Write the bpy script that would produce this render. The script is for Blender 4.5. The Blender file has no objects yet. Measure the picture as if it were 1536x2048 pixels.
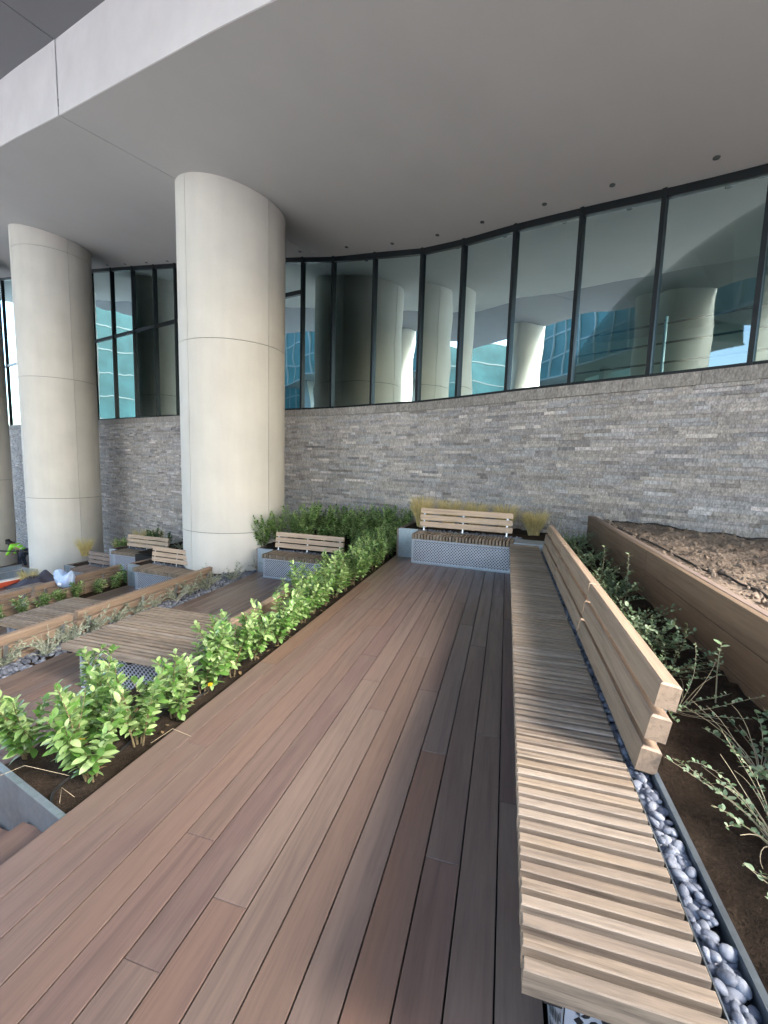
import bpy, math, random
from mathutils import Vector, Matrix, Euler
random.seed(7)
PI = math.pi
sc = bpy.context.scene
C = sc.collection

# ------------------------------------------------------------------ camera, sky, sun, exposure
cam_d = bpy.data.cameras.new('camera'); cam = bpy.data.objects.new('camera', cam_d); C.objects.link(cam)
cam_d.sensor_fit = 'VERTICAL'; cam_d.sensor_height = 36.0; cam_d.sensor_width = 36.0
cam_d.lens = 860 / 2048 * 36.0
cam_d.clip_start = 0.05; cam_d.clip_end = 3000
yaw, pit, rol = (math.radians(a) for a in (15.723, -6.380, -1.7046))
Rm = Matrix.Rotation(yaw, 3, 'Z') @ Matrix.Rotation(pit, 3, 'X') @ Matrix.Rotation(rol, 3, 'Y')
right, fwd, up = Rm.col[0], Rm.col[1], Rm.col[2]
M = Matrix.Identity(4)
for r in range(3):
    M[r][0] = right[r]; M[r][1] = up[r]; M[r][2] = -fwd[r]
M[2][3] = 1.6
cam.matrix_world = M
sc.camera = cam

SUN_EL, SUN_AZ = math.radians(35), math.radians(107)     # azimuth clockwise from +Y
world = bpy.data.worlds.new('World'); sc.world = world; world.use_nodes = True
wn = world.node_tree.nodes; wl = world.node_tree.links
sky = wn.new('ShaderNodeTexSky'); sky.sky_type = 'NISHITA'; sky.sun_disc = False
sky.sun_elevation = SUN_EL; sky.sun_rotation = SUN_AZ
sky.air_density = 1.0; sky.dust_density = 2.5; sky.ozone_density = 1.0
bg = wn['Background']; bg.inputs['Strength'].default_value = 0.15
wl.new(sky.outputs['Color'], bg.inputs['Color'])
sun_d = bpy.data.lights.new('sun', 'SUN'); sun_d.energy = 0.55; sun_d.angle = math.radians(16); sun_d.color = (1, 0.985, 0.97)
sun = bpy.data.objects.new('sun', sun_d); C.objects.link(sun)
sd = Vector((math.sin(SUN_AZ) * math.cos(SUN_EL), math.cos(SUN_AZ) * math.cos(SUN_EL), math.sin(SUN_EL)))
sun.rotation_euler = sd.to_track_quat('Z', 'Y').to_euler()
sc.view_settings.view_transform = 'Standard'; sc.view_settings.look = 'None'
sc.view_settings.gamma = 1.0; sc.view_settings.use_curve_mapping = False
sc.view_settings.exposure = 3.5
sc.cycles.use_denoising = True
sc.cycles.max_bounces = 8; sc.cycles.diffuse_bounces = 5; sc.cycles.glossy_bounces = 4
sc.cycles.transparent_max_bounces = 16
sc.cycles.caustics_reflective = False; sc.cycles.caustics_refractive = False

# ------------------------------------------------------------------ mesh helpers
class MB:
    def __init__(s): s.v = []; s.f = []; s.c = []; s.fc = []
    def add(s, vs, fs, col=None):
        o = len(s.v); s.v.extend(tuple(v) for v in vs); s.f.extend(tuple(i + o for i in f) for f in fs)
        s.fc.extend([col] * len(fs))
    def box(s, x0, x1, y0, y1, z0, z1, col=None, M=None):
        vs = [Vector((x, y, z)) for z in (z0, z1) for y in (y0, y1) for x in (x0, x1)]
        if M is not None: vs = [M @ v for v in vs]
        s.add(vs, [(0, 2, 3, 1), (4, 5, 7, 6), (0, 1, 5, 4), (2, 6, 7, 3), (0, 4, 6, 2), (1, 3, 7, 5)], col)
    def tube(s, pts, rad, n=5, cap=True, col=None):
        pts = [Vector(p) for p in pts]
        if not isinstance(rad, (list, tuple)): rad = [rad] * len(pts)
        vs = []; up0 = None
        for i, p in enumerate(pts):
            d = (pts[min(i + 1, len(pts) - 1)] - pts[max(i - 1, 0)])
            if d.length < 1e-9: d = Vector((0, 0, 1))
            d.normalize()
            if up0 is None: up0 = d.orthogonal().normalized()
            a = (up0 - d * up0.dot(d))
            a = a.normalized() if a.length > 1e-6 else d.orthogonal().normalized()
            up0 = a; b = d.cross(a)
            for k in range(n):
                t = 2 * PI * k / n
                vs.append(p + (a * math.cos(t) + b * math.sin(t)) * rad[i])
        fs = []
        for i in range(len(pts) - 1):
            for k in range(n):
                k2 = (k + 1) % n
                fs.append((i * n + k, i * n + k2, (i + 1) * n + k2, (i + 1) * n + k))
        if cap:
            fs.append(tuple(range(n - 1, -1, -1))); L = (len(pts) - 1) * n; fs.append(tuple(range(L, L + n)))
        s.add(vs, fs, col)
    def mesh(s, name, mat=None, smooth=False):
        m = bpy.data.meshes.new(name); m.from_pydata(s.v, [], s.f); m.update()
        if mat: m.materials.append(mat)
        if any(c is not None for c in s.fc):
            at = m.color_attributes.new('tint', 'FLOAT_COLOR', 'CORNER')
            buf = []
            for p, c in zip(m.polygons, s.fc):
                c = c or (1, 1, 1)
                buf.extend([c[0], c[1], c[2], 1.0] * p.loop_total)
            at.data.foreach_set('color', buf)
        if smooth:
            m.polygons.foreach_set('use_smooth', [True] * len(m.polygons))
        return m
    def build(s, name, mat, parent=None, smooth=False, loc=None):
        return link(name, s.mesh(name, mat, smooth), parent, loc)

def link(name, mesh, parent=None, loc=None, rot=None, scale=None):
    o = bpy.data.objects.new(name, mesh); C.objects.link(o)
    if parent: o.parent = parent
    if loc is not None: o.location = loc
    if rot is not None: o.rotation_euler = rot
    if scale is not None: o.scale = scale if hasattr(scale, '__len__') else (scale,) * 3
    return o
def tag(o, label=None, cat=None, group=None, kind=None):
    if label: o['label'] = label
    if cat: o['category'] = cat
    if group: o['group'] = group
    if kind: o['kind'] = kind
    return o
def empty(name, loc=(0, 0, 0), rz=0, **k):
    o = bpy.data.objects.new(name, None); C.objects.link(o); o.location = loc; o.rotation_euler = (0, 0, rz)
    o.empty_display_size = 0.1
    return tag(o, **k)

_cb = {}
def cbox(dx, dy, dz, c, mat, name):
    """chamfered box centred in x, y, resting from -dz to 0; long axis x. shared by size"""
    key = (round(dx, 4), round(dy, 4), round(dz, 4), c, mat.name)
    if key in _cb: return _cb[key]
    mb = MB(); x, y = dx / 2, dy / 2
    L = [[(-x, -y, -dz), (x, -y, -dz), (x, y, -dz), (-x, y, -dz)],
         [(-x, -y, -c), (x, -y, -c), (x, y, -c), (-x, y, -c)],
         [(-x + c, -y + c, 0), (x - c, -y + c, 0), (x - c, y - c, 0), (-x + c, y - c, 0)]]
    vs = [v for l in L for v in l]; fs = [(3, 2, 1, 0), (8, 9, 10, 11)]
    for l in range(2):
        for k in range(4):
            k2 = (k + 1) % 4; fs.append((l * 4 + k, l * 4 + k2, l * 4 + 4 + k2, l * 4 + 4 + k))
    mb.add(vs, fs)
    _cb[key] = mb.mesh(name, mat); return _cb[key]

# ------------------------------------------------------------------ materials
def new_mat(name):
    m = bpy.data.materials.new(name); m.use_nodes = True
    nt = m.node_tree; b = nt.nodes['Principled BSDF']
    return m, nt, b
def N(nt, t, **k):
    n = nt.nodes.new(t)
    for a, v in k.items():
        if a.startswith('i_'):
            key = a[2:]
            key = int(key) if key.isdigit() else key
            n.inputs[key].default_value = v
        else: setattr(n, a, v)
    return n
def ramp(nt, cols, fac=None, interp='LINEAR'):
    r = nt.nodes.new('ShaderNodeValToRGB'); r.color_ramp.interpolation = interp
    e = r.color_ramp.elements
    while len(e) < len(cols): e.new(0.5)
    for i, (p, c) in enumerate(cols):
        e[i].position = p; e[i].color = (c[0], c[1], c[2], 1) if hasattr(c, '__len__') else (c, c, c, 1)
    if fac is not None: nt.links.new(fac, r.inputs[0])
    return r
def mix(nt, a, b, fac, mode='MIX'):
    m = nt.nodes.new('ShaderNodeMix'); m.data_type = 'RGBA'; m.blend_type = mode
    for s, v in ((6, a), (7, b), (0, fac)):
        if hasattr(v, 'is_linked') or hasattr(v, 'links'): nt.links.new(v, m.inputs[s])
        elif s == 0: m.inputs[0].default_value = v
        else: m.inputs[s].default_value = (v[0], v[1], v[2], 1)
    return m.outputs[2]
def bump(nt, b, h, strength=0.3, dist=0.01):
    n = N(nt, 'ShaderNodeBump', i_Strength=strength, i_Distance=dist)
    nt.links.new(h, n.inputs['Height']); nt.links.new(n.outputs[0], b.inputs['Normal'])

def wood(name, cols, rough=0.5, grain=0.45, along=1.2, across=26, bumpy=0.25, spec=0.4, weather=None):
    """board material: long axis local x; every object takes its own tone and its own piece of grain"""
    m, nt, b = new_mat(name)
    tc = N(nt, 'ShaderNodeTexCoord'); oi = N(nt, 'ShaderNodeObjectInfo')
    off = N(nt, 'ShaderNodeVectorMath', operation='SCALE'); off.inputs[0].default_value = (41.0, 17.0, 29.0)
    nt.links.new(oi.outputs['Random'], off.inputs['Scale'])
    add = N(nt, 'ShaderNodeVectorMath', operation='ADD')
    nt.links.new(tc.outputs['Object'], add.inputs[0]); nt.links.new(off.outputs[0], add.inputs[1])
    mp = N(nt, 'ShaderNodeMapping'); mp.inputs['Scale'].default_value = (along, across, across)
    nt.links.new(add.outputs[0], mp.inputs['Vector'])
    n1 = N(nt, 'ShaderNodeTexNoise', i_Scale=1.0, i_Detail=6.0, i_Roughness=0.62, i_Distortion=0.6)
    nt.links.new(mp.outputs[0], n1.inputs['Vector'])
    mp2 = N(nt, 'ShaderNodeMapping'); mp2.inputs['Scale'].default_value = (along * 1.1, across * 0.22, across * 0.22)
    nt.links.new(add.outputs[0], mp2.inputs['Vector'])
    n2 = N(nt, 'ShaderNodeTexNoise', i_Scale=1.0, i_Detail=3.0, i_Roughness=0.5, i_Distortion=1.2)
    nt.links.new(mp2.outputs[0], n2.inputs['Vector'])
    mp3 = N(nt, 'ShaderNodeMapping'); mp3.inputs['Scale'].default_value = (along * 9, across * 6, across * 6)
    nt.links.new(add.outputs[0], mp3.inputs['Vector'])
    n3 = N(nt, 'ShaderNodeTexNoise', i_Scale=1.0, i_Detail=2.0)
    nt.links.new(mp3.outputs[0], n3.inputs['Vector'])
    k = len(cols)
    base = ramp(nt, [(i / max(1, k - 1), c) for i, c in enumerate(cols)], oi.outputs['Random'])
    # a second tone runs through the board in broad bands
    oi2 = N(nt, 'ShaderNodeMath', operation='FRACT'); mul = N(nt, 'ShaderNodeMath', operation='MULTIPLY'); mul.inputs[1].default_value = 7.31
    nt.links.new(oi.outputs['Random'], mul.inputs[0]); nt.links.new(mul.outputs[0], oi2.inputs[0])
    sec = ramp(nt, [(i / max(1, k - 1), c) for i, c in enumerate(cols)], oi2.outputs[0])
    band = ramp(nt, [(0.46, 0.0), (0.68, 0.7)], n2.outputs['Fac'])
    c1 = mix(nt, base.outputs[0], sec.outputs[0], band.outputs[0])
    g = ramp(nt, [(0.3, 1 - grain), (0.5, 1.0), (0.72, 1 + grain * 0.35)], n1.outputs['Fac'])
    c2 = mix(nt, c1, g.outputs[0], 1.0, 'MULTIPLY')
    g3 = ramp(nt, [(0.25, 0.82), (0.6, 1.06)], n3.outputs['Fac'])
    c3 = mix(nt, c2, g3.outputs[0], 0.7, 'MULTIPLY')
    if weather:
        wn_ = N(nt, 'ShaderNodeTexNoise', i_Scale=3.0, i_Detail=5.0)
        nt.links.new(add.outputs[0], wn_.inputs['Vector'])
        wr = ramp(nt, [(0.42, 0.0), (0.7, weather[1])], wn_.outputs['Fac'])
        c3 = mix(nt, c3, weather[0], wr.outputs[0])
    nt.links.new(c3, b.inputs['Base Color'])
    rr = ramp(nt, [(0.3, min(1, rough + 0.14)), (0.7, rough - 0.06)], n1.outputs['Fac'])
    nt.links.new(rr.outputs[0], b.inputs['Roughness']); b.inputs['Specular IOR Level'].default_value = spec
    bump(nt, b, n1.outputs['Fac'], bumpy, 0.003)
    return m

def plain(name, col, rough=0.6, metal=0.0, var=0.15, scale=8.0, spec=0.5, bumpy=0.0, detail=5.0, coord='Object'):
    m, nt, b = new_mat(name)
    tc = N(nt, 'ShaderNodeTexCoord')
    n = N(nt, 'ShaderNodeTexNoise', i_Scale=scale, i_Detail=detail, i_Roughness=0.6); nt.links.new(tc.outputs[coord], n.inputs['Vector'])
    r = ramp(nt, [(0.3, tuple(c * (1 - var) for c in col)), (0.7, tuple(min(1, c * (1 + var)) for c in col))], n.outputs['Fac'])
    nt.links.new(r.outputs[0], b.inputs['Base Color'])
    b.inputs['Roughness'].default_value = rough; b.inputs['Metallic'].default_value = metal
    b.inputs['Specular IOR Level'].default_value = spec
    if bumpy: bump(nt, b, n.outputs['Fac'], bumpy, 0.01)
    return m

def galvanised(name, col=(0.36, 0.43, 0.50), rough=0.34):
    m, nt, b = new_mat(name)
    tc = N(nt, 'ShaderNodeTexCoord')
    v = N(nt, 'ShaderNodeTexVoronoi', i_Scale=38.0); nt.links.new(tc.outputs['Object'], v.inputs['Vector'])
    n = N(nt, 'ShaderNodeTexNoise', i_Scale=3.5, i_Detail=5.0); nt.links.new(tc.outputs['Object'], n.inputs['Vector'])
    c = ramp(nt, [(0.0, tuple(x * 0.86 for x in col)), (1.0, tuple(min(1, x * 1.1) for x in col))], v.outputs['Color'])
    c2 = mix(nt, c.outputs[0], (0.24, 0.29, 0.34), ramp(nt, [(0.45, 0.0), (0.75, 0.55)], n.outputs['Fac']).outputs[0])
    nt.links.new(c2, b.inputs['Base Color']); b.inputs['Metallic'].default_value = 0.75
    rr = ramp(nt, [(0.3, rough - 0.08), (0.7, rough + 0.14)], n.outputs['Fac']); nt.links.new(rr.outputs[0], b.inputs['Roughness'])
    return m

def leafmat(name, top, back, rough=0.32, yellow=None, trans=0.25):
    m, nt, b = new_mat(name)
    geo = N(nt, 'ShaderNodeNewGeometry'); oi = N(nt, 'ShaderNodeObjectInfo')
    tc = N(nt, 'ShaderNodeTexCoord')
    n = N(nt, 'ShaderNodeTexNoise', i_Scale=14.0, i_Detail=2.0); nt.links.new(tc.outputs['Object'], n.inputs['Vector'])
    s = N(nt, 'ShaderNodeMath', operation='ADD'); nt.links.new(geo.outputs['Random Per Island'], s.inputs[0]); nt.links.new(oi.outputs['Random'], s.inputs[1])
    fr = N(nt, 'ShaderNodeMath', operation='FRACT'); nt.links.new(s.outputs[0], fr.inputs[0])
    cols = [(0.0, tuple(c * 0.5 for c in top)), (0.4, top), (0.62, tuple(0.55 * a + 0.45 * b for a, b in zip(top, back))), (1.0, back)]
    if yellow: cols.append((0.995, yellow))
    r = ramp(nt, cols, fr.outputs[0])
    rb = ramp(nt, [(0.0, tuple(c * 0.8 for c in back)), (1.0, tuple(c * 1.15 for c in back))], fr.outputs[0])
    c = mix(nt, r.outputs[0], rb.outputs[0], geo.outputs['Backfacing'])
    cn = mix(nt, c, ramp(nt, [(0.3, 0.8), (0.7, 1.15)], n.outputs['Fac']).outputs[0], 1.0, 'MULTIPLY')
    nt.links.new(cn, b.inputs['Base Color']); b.inputs['Roughness'].default_value = rough
    b.inputs['Specular IOR Level'].default_value = 0.45
    tr = N(nt, 'ShaderNodeBsdfTranslucent'); nt.links.new(mix(nt, cn, (1.0, 1.25, 0.5), 1.0, 'MULTIPLY'), tr.inputs['Color'])
    ms = N(nt, 'ShaderNodeMixShader'); ms.inputs[0].default_value = trans
    nt.links.new(b.outputs[0], ms.inputs[1]); nt.links.new(tr.outputs[0], ms.inputs[2])
    nt.links.new(ms.outputs[0], nt.nodes['Material Output'].inputs['Surface'])
    return m

def soilmat(name, c0, c1, scale=9.0, st=0.9):
    m, nt, b = new_mat(name)
    tc = N(nt, 'ShaderNodeTexCoord')
    n = N(nt, 'ShaderNodeTexNoise', i_Scale=scale, i_Detail=9.0, i_Roughness=0.7); nt.links.new(tc.outputs['Object'], n.inputs['Vector'])
    n2 = N(nt, 'ShaderNodeTexNoise', i_Scale=scale * 9, i_Detail=4.0, i_Roughness=0.7); nt.links.new(tc.outputs['Object'], n2.inputs['Vector'])
    c = ramp(nt, [(0.3, c0), (0.7, c1)], n.outputs['Fac'])
    c2 = mix(nt, c.outputs[0], ramp(nt, [(0.3, 0.55), (0.6, 1.1), (0.78, 1.9)], n2.outputs['Fac']).outputs[0], 1.0, 'MULTIPLY')
    nt.links.new(c2, b.inputs['Base Color']); b.inputs['Roughness'].default_value = 0.95; b.inputs['Specular IOR Level'].default_value = 0.15
    a = N(nt, 'ShaderNodeMath', operation='ADD'); nt.links.new(n.outputs['Fac'], a.inputs[0]); nt.links.new(n2.outputs['Fac'], a.inputs[1])
    bump(nt, b, a.outputs[0], st, 0.02)
    return m

DECK = wood('ipe_decking', [(0.136, 0.090, 0.075), (0.152, 0.103, 0.078), (0.116, 0.078, 0.068), (0.168, 0.121, 0.093),
                            (0.142, 0.104, 0.086), (0.158, 0.094, 0.067), (0.124, 0.084, 0.073), (0.174, 0.131, 0.104), (0.138, 0.095, 0.079)],
            rough=0.36, grain=0.24, along=0.8, across=18, bumpy=0.06, spec=0.5)
SLAT = wood('teak_slats', [(0.215, 0.165, 0.116), (0.265, 0.212, 0.158), (0.172, 0.132, 0.098), (0.29, 0.243, 0.195), (0.23, 0.184, 0.138), (0.20, 0.162, 0.126)],
            rough=0.55, grain=0.5, along=3.0, across=55, bumpy=0.25, spec=0.3)
RAIL = wood('backrest_teak', [(0.25, 0.182, 0.128), (0.29, 0.215, 0.155), (0.268, 0.197, 0.142)], rough=0.5, grain=0.35, along=1.4, across=34, bumpy=0.2, spec=0.35)
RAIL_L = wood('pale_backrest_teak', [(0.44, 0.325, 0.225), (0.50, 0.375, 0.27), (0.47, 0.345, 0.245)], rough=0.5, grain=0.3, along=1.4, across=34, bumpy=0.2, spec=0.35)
CLAD = wood('cladding_boards', [(0.172, 0.122, 0.080), (0.192, 0.138, 0.093), (0.158, 0.112, 0.075)], rough=0.6, grain=0.22, along=0.8, across=18, bumpy=0.15, spec=0.3)
CLADG = wood('weathered_and_shaded_cladding', [(0.22, 0.17, 0.145), (0.26, 0.20, 0.165), (0.20, 0.155, 0.135)], rough=0.6, grain=0.25, along=1.0, across=20, bumpy=0.15, spec=0.3)  # weathered planter boards, and the shade painted into the second-column bench
GALV = galvanised('galvanised_steel')
GALV_D = galvanised('darker_galvanised_steel', (0.20, 0.23, 0.255), 0.42)  # darker, rougher steel tone for the plate face and edges
STEEL = plain('bracket_steel', (0.55, 0.57, 0.6), rough=0.35, metal=0.9, var=0.08, scale=20)
DARKF = plain('dark_bronze_frame', (0.010, 0.013, 0.015), rough=0.4, var=0.2, spec=0.25)
BLACK = plain('black_plastic', (0.012, 0.012, 0.013), rough=0.45, var=0.2)
UNDER = plain('dark_void', (0.02, 0.018, 0.016), rough=0.9, var=0.2)
def precast():
    m, nt, b = new_mat('column_precast'); tc = N(nt, 'ShaderNodeTexCoord'); oi = N(nt, 'ShaderNodeObjectInfo')
    mp = N(nt, 'ShaderNodeMapping'); mp.inputs['Scale'].default_value = (3.0, 3.0, 0.35); nt.links.new(tc.outputs['Object'], mp.inputs['Vector'])
    st_ = N(nt, 'ShaderNodeTexNoise', i_Scale=1.0, i_Detail=6.0, i_Roughness=0.65); nt.links.new(mp.outputs[0], st_.inputs['Vector'])
    cl = N(nt, 'ShaderNodeTexNoise', i_Scale=1.3, i_Detail=4.0); nt.links.new(tc.outputs['Object'], cl.inputs['Vector'])
    fi = N(nt, 'ShaderNodeTexNoise', i_Scale=120.0, i_Detail=2.0); nt.links.new(tc.outputs['Object'], fi.inputs['Vector'])
    c = ramp(nt, [(0.0, (0.65, 0.62, 0.56)), (1.0, (0.685, 0.66, 0.605))], oi.outputs['Random']).outputs[0]
    c = mix(nt, c, ramp(nt, [(0.3, 0.92), (0.6, 1.0)], st_.outputs['Fac']).outputs[0], 0.8, 'MULTIPLY')
    c = mix(nt, c, ramp(nt, [(0.3, 0.94), (0.65, 1.02)], cl.outputs['Fac']).outputs[0], 1.0, 'MULTIPLY')
    c = mix(nt, c, ramp(nt, [(0.3, 0.93), (0.7, 1.04)], fi.outputs['Fac']).outputs[0], 0.8, 'MULTIPLY')
    nt.links.new(c, b.inputs['Base Color']); b.inputs['Roughness'].default_value = 0.75; b.inputs['Specular IOR Level'].default_value = 0.25
    bump(nt, b, fi.outputs['Fac'], 0.08, 0.004)
    return m
CONC = precast()
SOFF = plain('soffit_plaster', (0.465, 0.465, 0.455), rough=0.85, var=0.03, scale=0.8, spec=0.2)
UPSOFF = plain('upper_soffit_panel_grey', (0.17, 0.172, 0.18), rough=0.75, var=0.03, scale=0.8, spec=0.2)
FASC = plain('fascia_panel', (0.72, 0.70, 0.71), rough=0.7, var=0.06, scale=1.4, spec=0.3)
PAVE = plain('plaza_concrete', (0.42, 0.40, 0.37), rough=0.85, var=0.15, scale=0.4)
SOIL = soilmat('dark_soil', (0.022, 0.015, 0.010), (0.060, 0.042, 0.028))
SOILB = soilmat('dry_soil', (0.125, 0.097, 0.075), (0.33, 0.265, 0.208), scale=4.0, st=1.0)
LEAF = leafmat('shrub_leaf', (0.105, 0.225, 0.048), (0.40, 0.52, 0.24), yellow=None)
LEAFD = leafmat('dark_shrub_leaf', (0.040, 0.115, 0.020), (0.09, 0.17, 0.055))
SAGE = leafmat('grey_green_leaf', (0.15, 0.235, 0.12), (0.27, 0.345, 0.22), rough=0.6, trans=0.15)
SAGEP = leafmat('silver_leaf', (0.30, 0.36, 0.26), (0.38, 0.42, 0.33), rough=0.7, trans=0.1)
GRASS = leafmat('feather_grass', (0.74, 0.58, 0.31), (0.70, 0.57, 0.33), rough=0.7, trans=0.3)
STEM = plain('stem_bark', (0.13, 0.10, 0.05), rough=0.8, var=0.3, scale=40)
STEMP = plain('pale_stem', (0.30, 0.26, 0.17), rough=0.8, var=0.25, scale=40)
STRAW = plain('straw', (0.50, 0.41, 0.27), rough=0.8, var=0.2, scale=30)

def stonemat(name, tinted=True):
    m, nt, b = new_mat(name)
    tc = N(nt, 'ShaderNodeTexCoord'); at = N(nt, 'ShaderNodeVertexColor'); at.layer_name = 'tint'
    mp = N(nt, 'ShaderNodeMapping'); mp.inputs['Scale'].default_value = (1.25, 1.25, 0.55); nt.links.new(tc.outputs['Object'], mp.inputs['Vector'])
    n = N(nt, 'ShaderNodeTexNoise', i_Scale=34.0, i_Detail=7.0, i_Roughness=0.72); nt.links.new(mp.outputs[0], n.inputs['Vector'])
    n2 = N(nt, 'ShaderNodeTexNoise', i_Scale=7.0, i_Detail=3.0, i_Distortion=1.0); nt.links.new(mp.outputs[0], n2.inputs['Vector'])
    c = mix(nt, at.outputs['Color'], ramp(nt, [(0.28, 0.5), (0.5, 0.98), (0.7, 1.6)], n.outputs['Fac']).outputs[0], 1.0, 'MULTIPLY')
    c = mix(nt, c, ramp(nt, [(0.3, 0.8), (0.7, 1.15)], n2.outputs['Fac']).outputs[0], 1.0, 'MULTIPLY')
    # thin pale calcite streaks
    w = N(nt, 'ShaderNodeTexNoise', i_Scale=16.0, i_Detail=4.0, i_Distortion=2.5); nt.links.new(mp.outputs[0], w.inputs['Vector'])
    c = mix(nt, c, (0.5, 0.49, 0.47), ramp(nt, [(0.70, 0.0), (0.76, 0.5)], w.outputs['Fac']).outputs[0])
    nt.links.new(c, b.inputs['Base Color']); b.inputs['Roughness'].default_value = 0.72; b.inputs['Specular IOR Level'].default_value = 0.35
    bump(nt, b, n.outputs['Fac'], 0.9, 0.012)
    return m
STONE = stonemat('split_face_stone')

def glassmat():
    m, nt, b = new_mat('tinted_glass'); nt.nodes.remove(b)
    tr = N(nt, 'ShaderNodeBsdfTransparent'); tr.inputs['Color'].default_value = (0.36, 0.56, 0.56, 1)
    gl = N(nt, 'ShaderNodeBsdfGlossy'); gl.inputs['Roughness'].default_value = 0.015; gl.inputs['Color'].default_value = (0.68, 0.86, 0.87, 1)
    tc = N(nt, 'ShaderNodeTexCoord')
    n = N(nt, 'ShaderNodeTexNoise', i_Scale=0.9, i_Detail=1.0); nt.links.new(tc.outputs['Object'], n.inputs['Vector'])
    bp = N(nt, 'ShaderNodeBump', i_Strength=0.10, i_Distance=0.06); nt.links.new(n.outputs['Fac'], bp.inputs['Height'])
    nt.links.new(bp.outputs[0], gl.inputs['Normal'])
    fr = N(nt, 'ShaderNodeFresnel', i_IOR=2.3)
    ms = N(nt, 'ShaderNodeMixShader'); nt.links.new(fr.outputs[0], ms.inputs[0])
    nt.links.new(tr.outputs[0], ms.inputs[1]); nt.links.new(gl.outputs[0], ms.inputs[2])
    nt.links.new(ms.outputs[0], nt.nodes['Material Output'].inputs['Surface'])
    return m
GLASS = glassmat()

# ------------------------------------------------------------------ the plan: levels, wall curve, soffit
Z1, Z2, Z3, Z4, Z5 = 0.0, -0.75, -1.28, -1.85, -3.6
def zc(X):                                   # underside of the overhang: level to the right, rising to the left
    return 5.47 if X > 3 else 6.0 - 0.176 * X
WALL = [(8.5, 2.6), (6.5, 4.25), (5.2, 5.2), (4.0, 6.07), (2.88, 6.85), (1.93, 7.42), (0.90, 8.0), (-0.14, 8.62), (-1.16, 9.30), (-2.11, 9.84),
        (-3.33, 10.25), (-4.57, 10.68), (-6.05, 11.02), (-8.3, 11.65), (-10.7, 12.25), (-15.0, 13.5), (-20.0, 15.0), (-27.0, 17.3), (-40.0, 21.5)]
def catmull(P, n=8):
    out = []
    for i in range(len(P) - 1):
        p0 = Vector(P[max(i - 1, 0)]); p1 = Vector(P[i]); p2 = Vector(P[i + 1]); p3 = Vector(P[min(i + 2, len(P) - 1)])
        for k in range(n):
            t = k / n
            out.append(0.5 * ((2 * p1) + (p2 - p0) * t + (2 * p0 - 5 * p1 + 4 * p2 - p3) * t * t + (3 * p1 - p0 - 3 * p2 + p3) * t ** 3))
    out.append(Vector(P[-1])); return out
WC = catmull(WALL[:10], 8)[:-1] + catmull(WALL[9:], 8)      # a slight corner where the two runs of wall meet
WS = [0.0]
for a, b in zip(WC, WC[1:]): WS.append(WS[-1] + (b - a).length)
WLEN = WS[-1]
def wall_at(s):
    s = min(max(s, 0), WLEN - 1e-6)
    lo, hi = 0, len(WS) - 1
    while hi - lo > 1:
        m = (lo + hi) // 2
        if WS[m] <= s: lo = m
        else: hi = m
    t = (s - WS[lo]) / (WS[hi] - WS[lo]); p = WC[lo].lerp(WC[hi], t)
    d = (WC[min(hi + 1, len(WC) - 1)] - WC[max(lo - 1, 0)]).normalized()
    return p, Vector((-d.y, d.x))            # d runs to the left, so this normal points... fixed below
_p, _n = wall_at(WLEN * 0.3)
WSGN = 1 if _n.y < 0 else -1
def wp(s, off=0.0):
    p, n = wall_at(s); q = p + n * WSGN * off
    return q
def s_of_x(x):
    best = min(range(len(WC)), key=lambda i: abs(WC[i].x - x))
    lo, hi = max(best - 1, 0), min(best + 1, len(WC) - 1)
    for a in (lo, best):
        b = a + 1
        if b < len(WC) and (WC[a].x - x) * (WC[b].x - x) <= 0:
            t = (WC[a].x - x) / (WC[a].x - WC[b].x + 1e-12); return WS[a] + t * (WS[b] - WS[a])
    return WS[best]

# projection into the photograph's frame, only used to rank pieces by how large they show
def frame_px(P):
    d = Rm.transposed() @ (Vector(P) - Vector((0, 0, 1.6)))
    if d.y <= 0.05: return None
    return (768 + 860 * d.x / d.y, 1024 - 860 * d.z / d.y, d.y)

# ------------------------------------------------------------------ ground and terraces
def sheet(name, x0, x1, y0, y1, z, mat, nx=1, ny=1, amp=0, seed=0, parent=None):
    rnd = random.Random(seed); mb = MB(); vs = []
    for j in range(ny + 1):
        for i in range(nx + 1):
            vs.append((x0 + (x1 - x0) * i / nx, y0 + (y1 - y0) * j / ny, z + (rnd.random() - 0.5) * 2 * amp))
    fs = [(j * (nx + 1) + i, j * (nx + 1) + i + 1, (j + 1) * (nx + 1) + i + 1, (j + 1) * (nx + 1) + i) for j in range(ny) for i in range(nx)]
    mb.add(vs, fs); return mb.build(name, mat, parent, smooth=amp > 0)
g = sheet('ground', -900, 900, -900, 900, -4.25, PAVE); tag(g, kind='structure')

def planks(deck, x0, x1, y0, y1, z, w=0.1395, lens=(1.4, 2.9), seed=1, joints=None):
    """boards along Y, each an object; lengths staggered"""
    rnd = random.Random(seed); n = max(1, round((x1 - x0) / w)); w = (x1 - x0) / n
    for i in range(n):
        xc = x0 + (i + 0.5) * w; y = y0 - rnd.uniform(0, 1.2); cuts = []
        if joints and i in joints: cuts = sorted(joints[i])
        ys = [y0]
        if cuts: ys += cuts
        else:
            while True:
                y += rnd.uniform(*lens)
                if y > y1 - 0.25: break
                if y > y0 + 0.25: ys.append(y)
        ys.append(y1)
        for a, b in zip(ys, ys[1:]):
            L = round(b - a - 0.002, 3)
            m = cbox(L, w - 0.0062, 0.028, 0.0014, DECK, 'plank')
            link('plank', m, deck, (xc, (a + b) / 2, z + rnd.uniform(-0.0006, 0.0006)), (0, 0, PI / 2 + (PI if rnd.random() < 0.5 else 0)))
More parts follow.
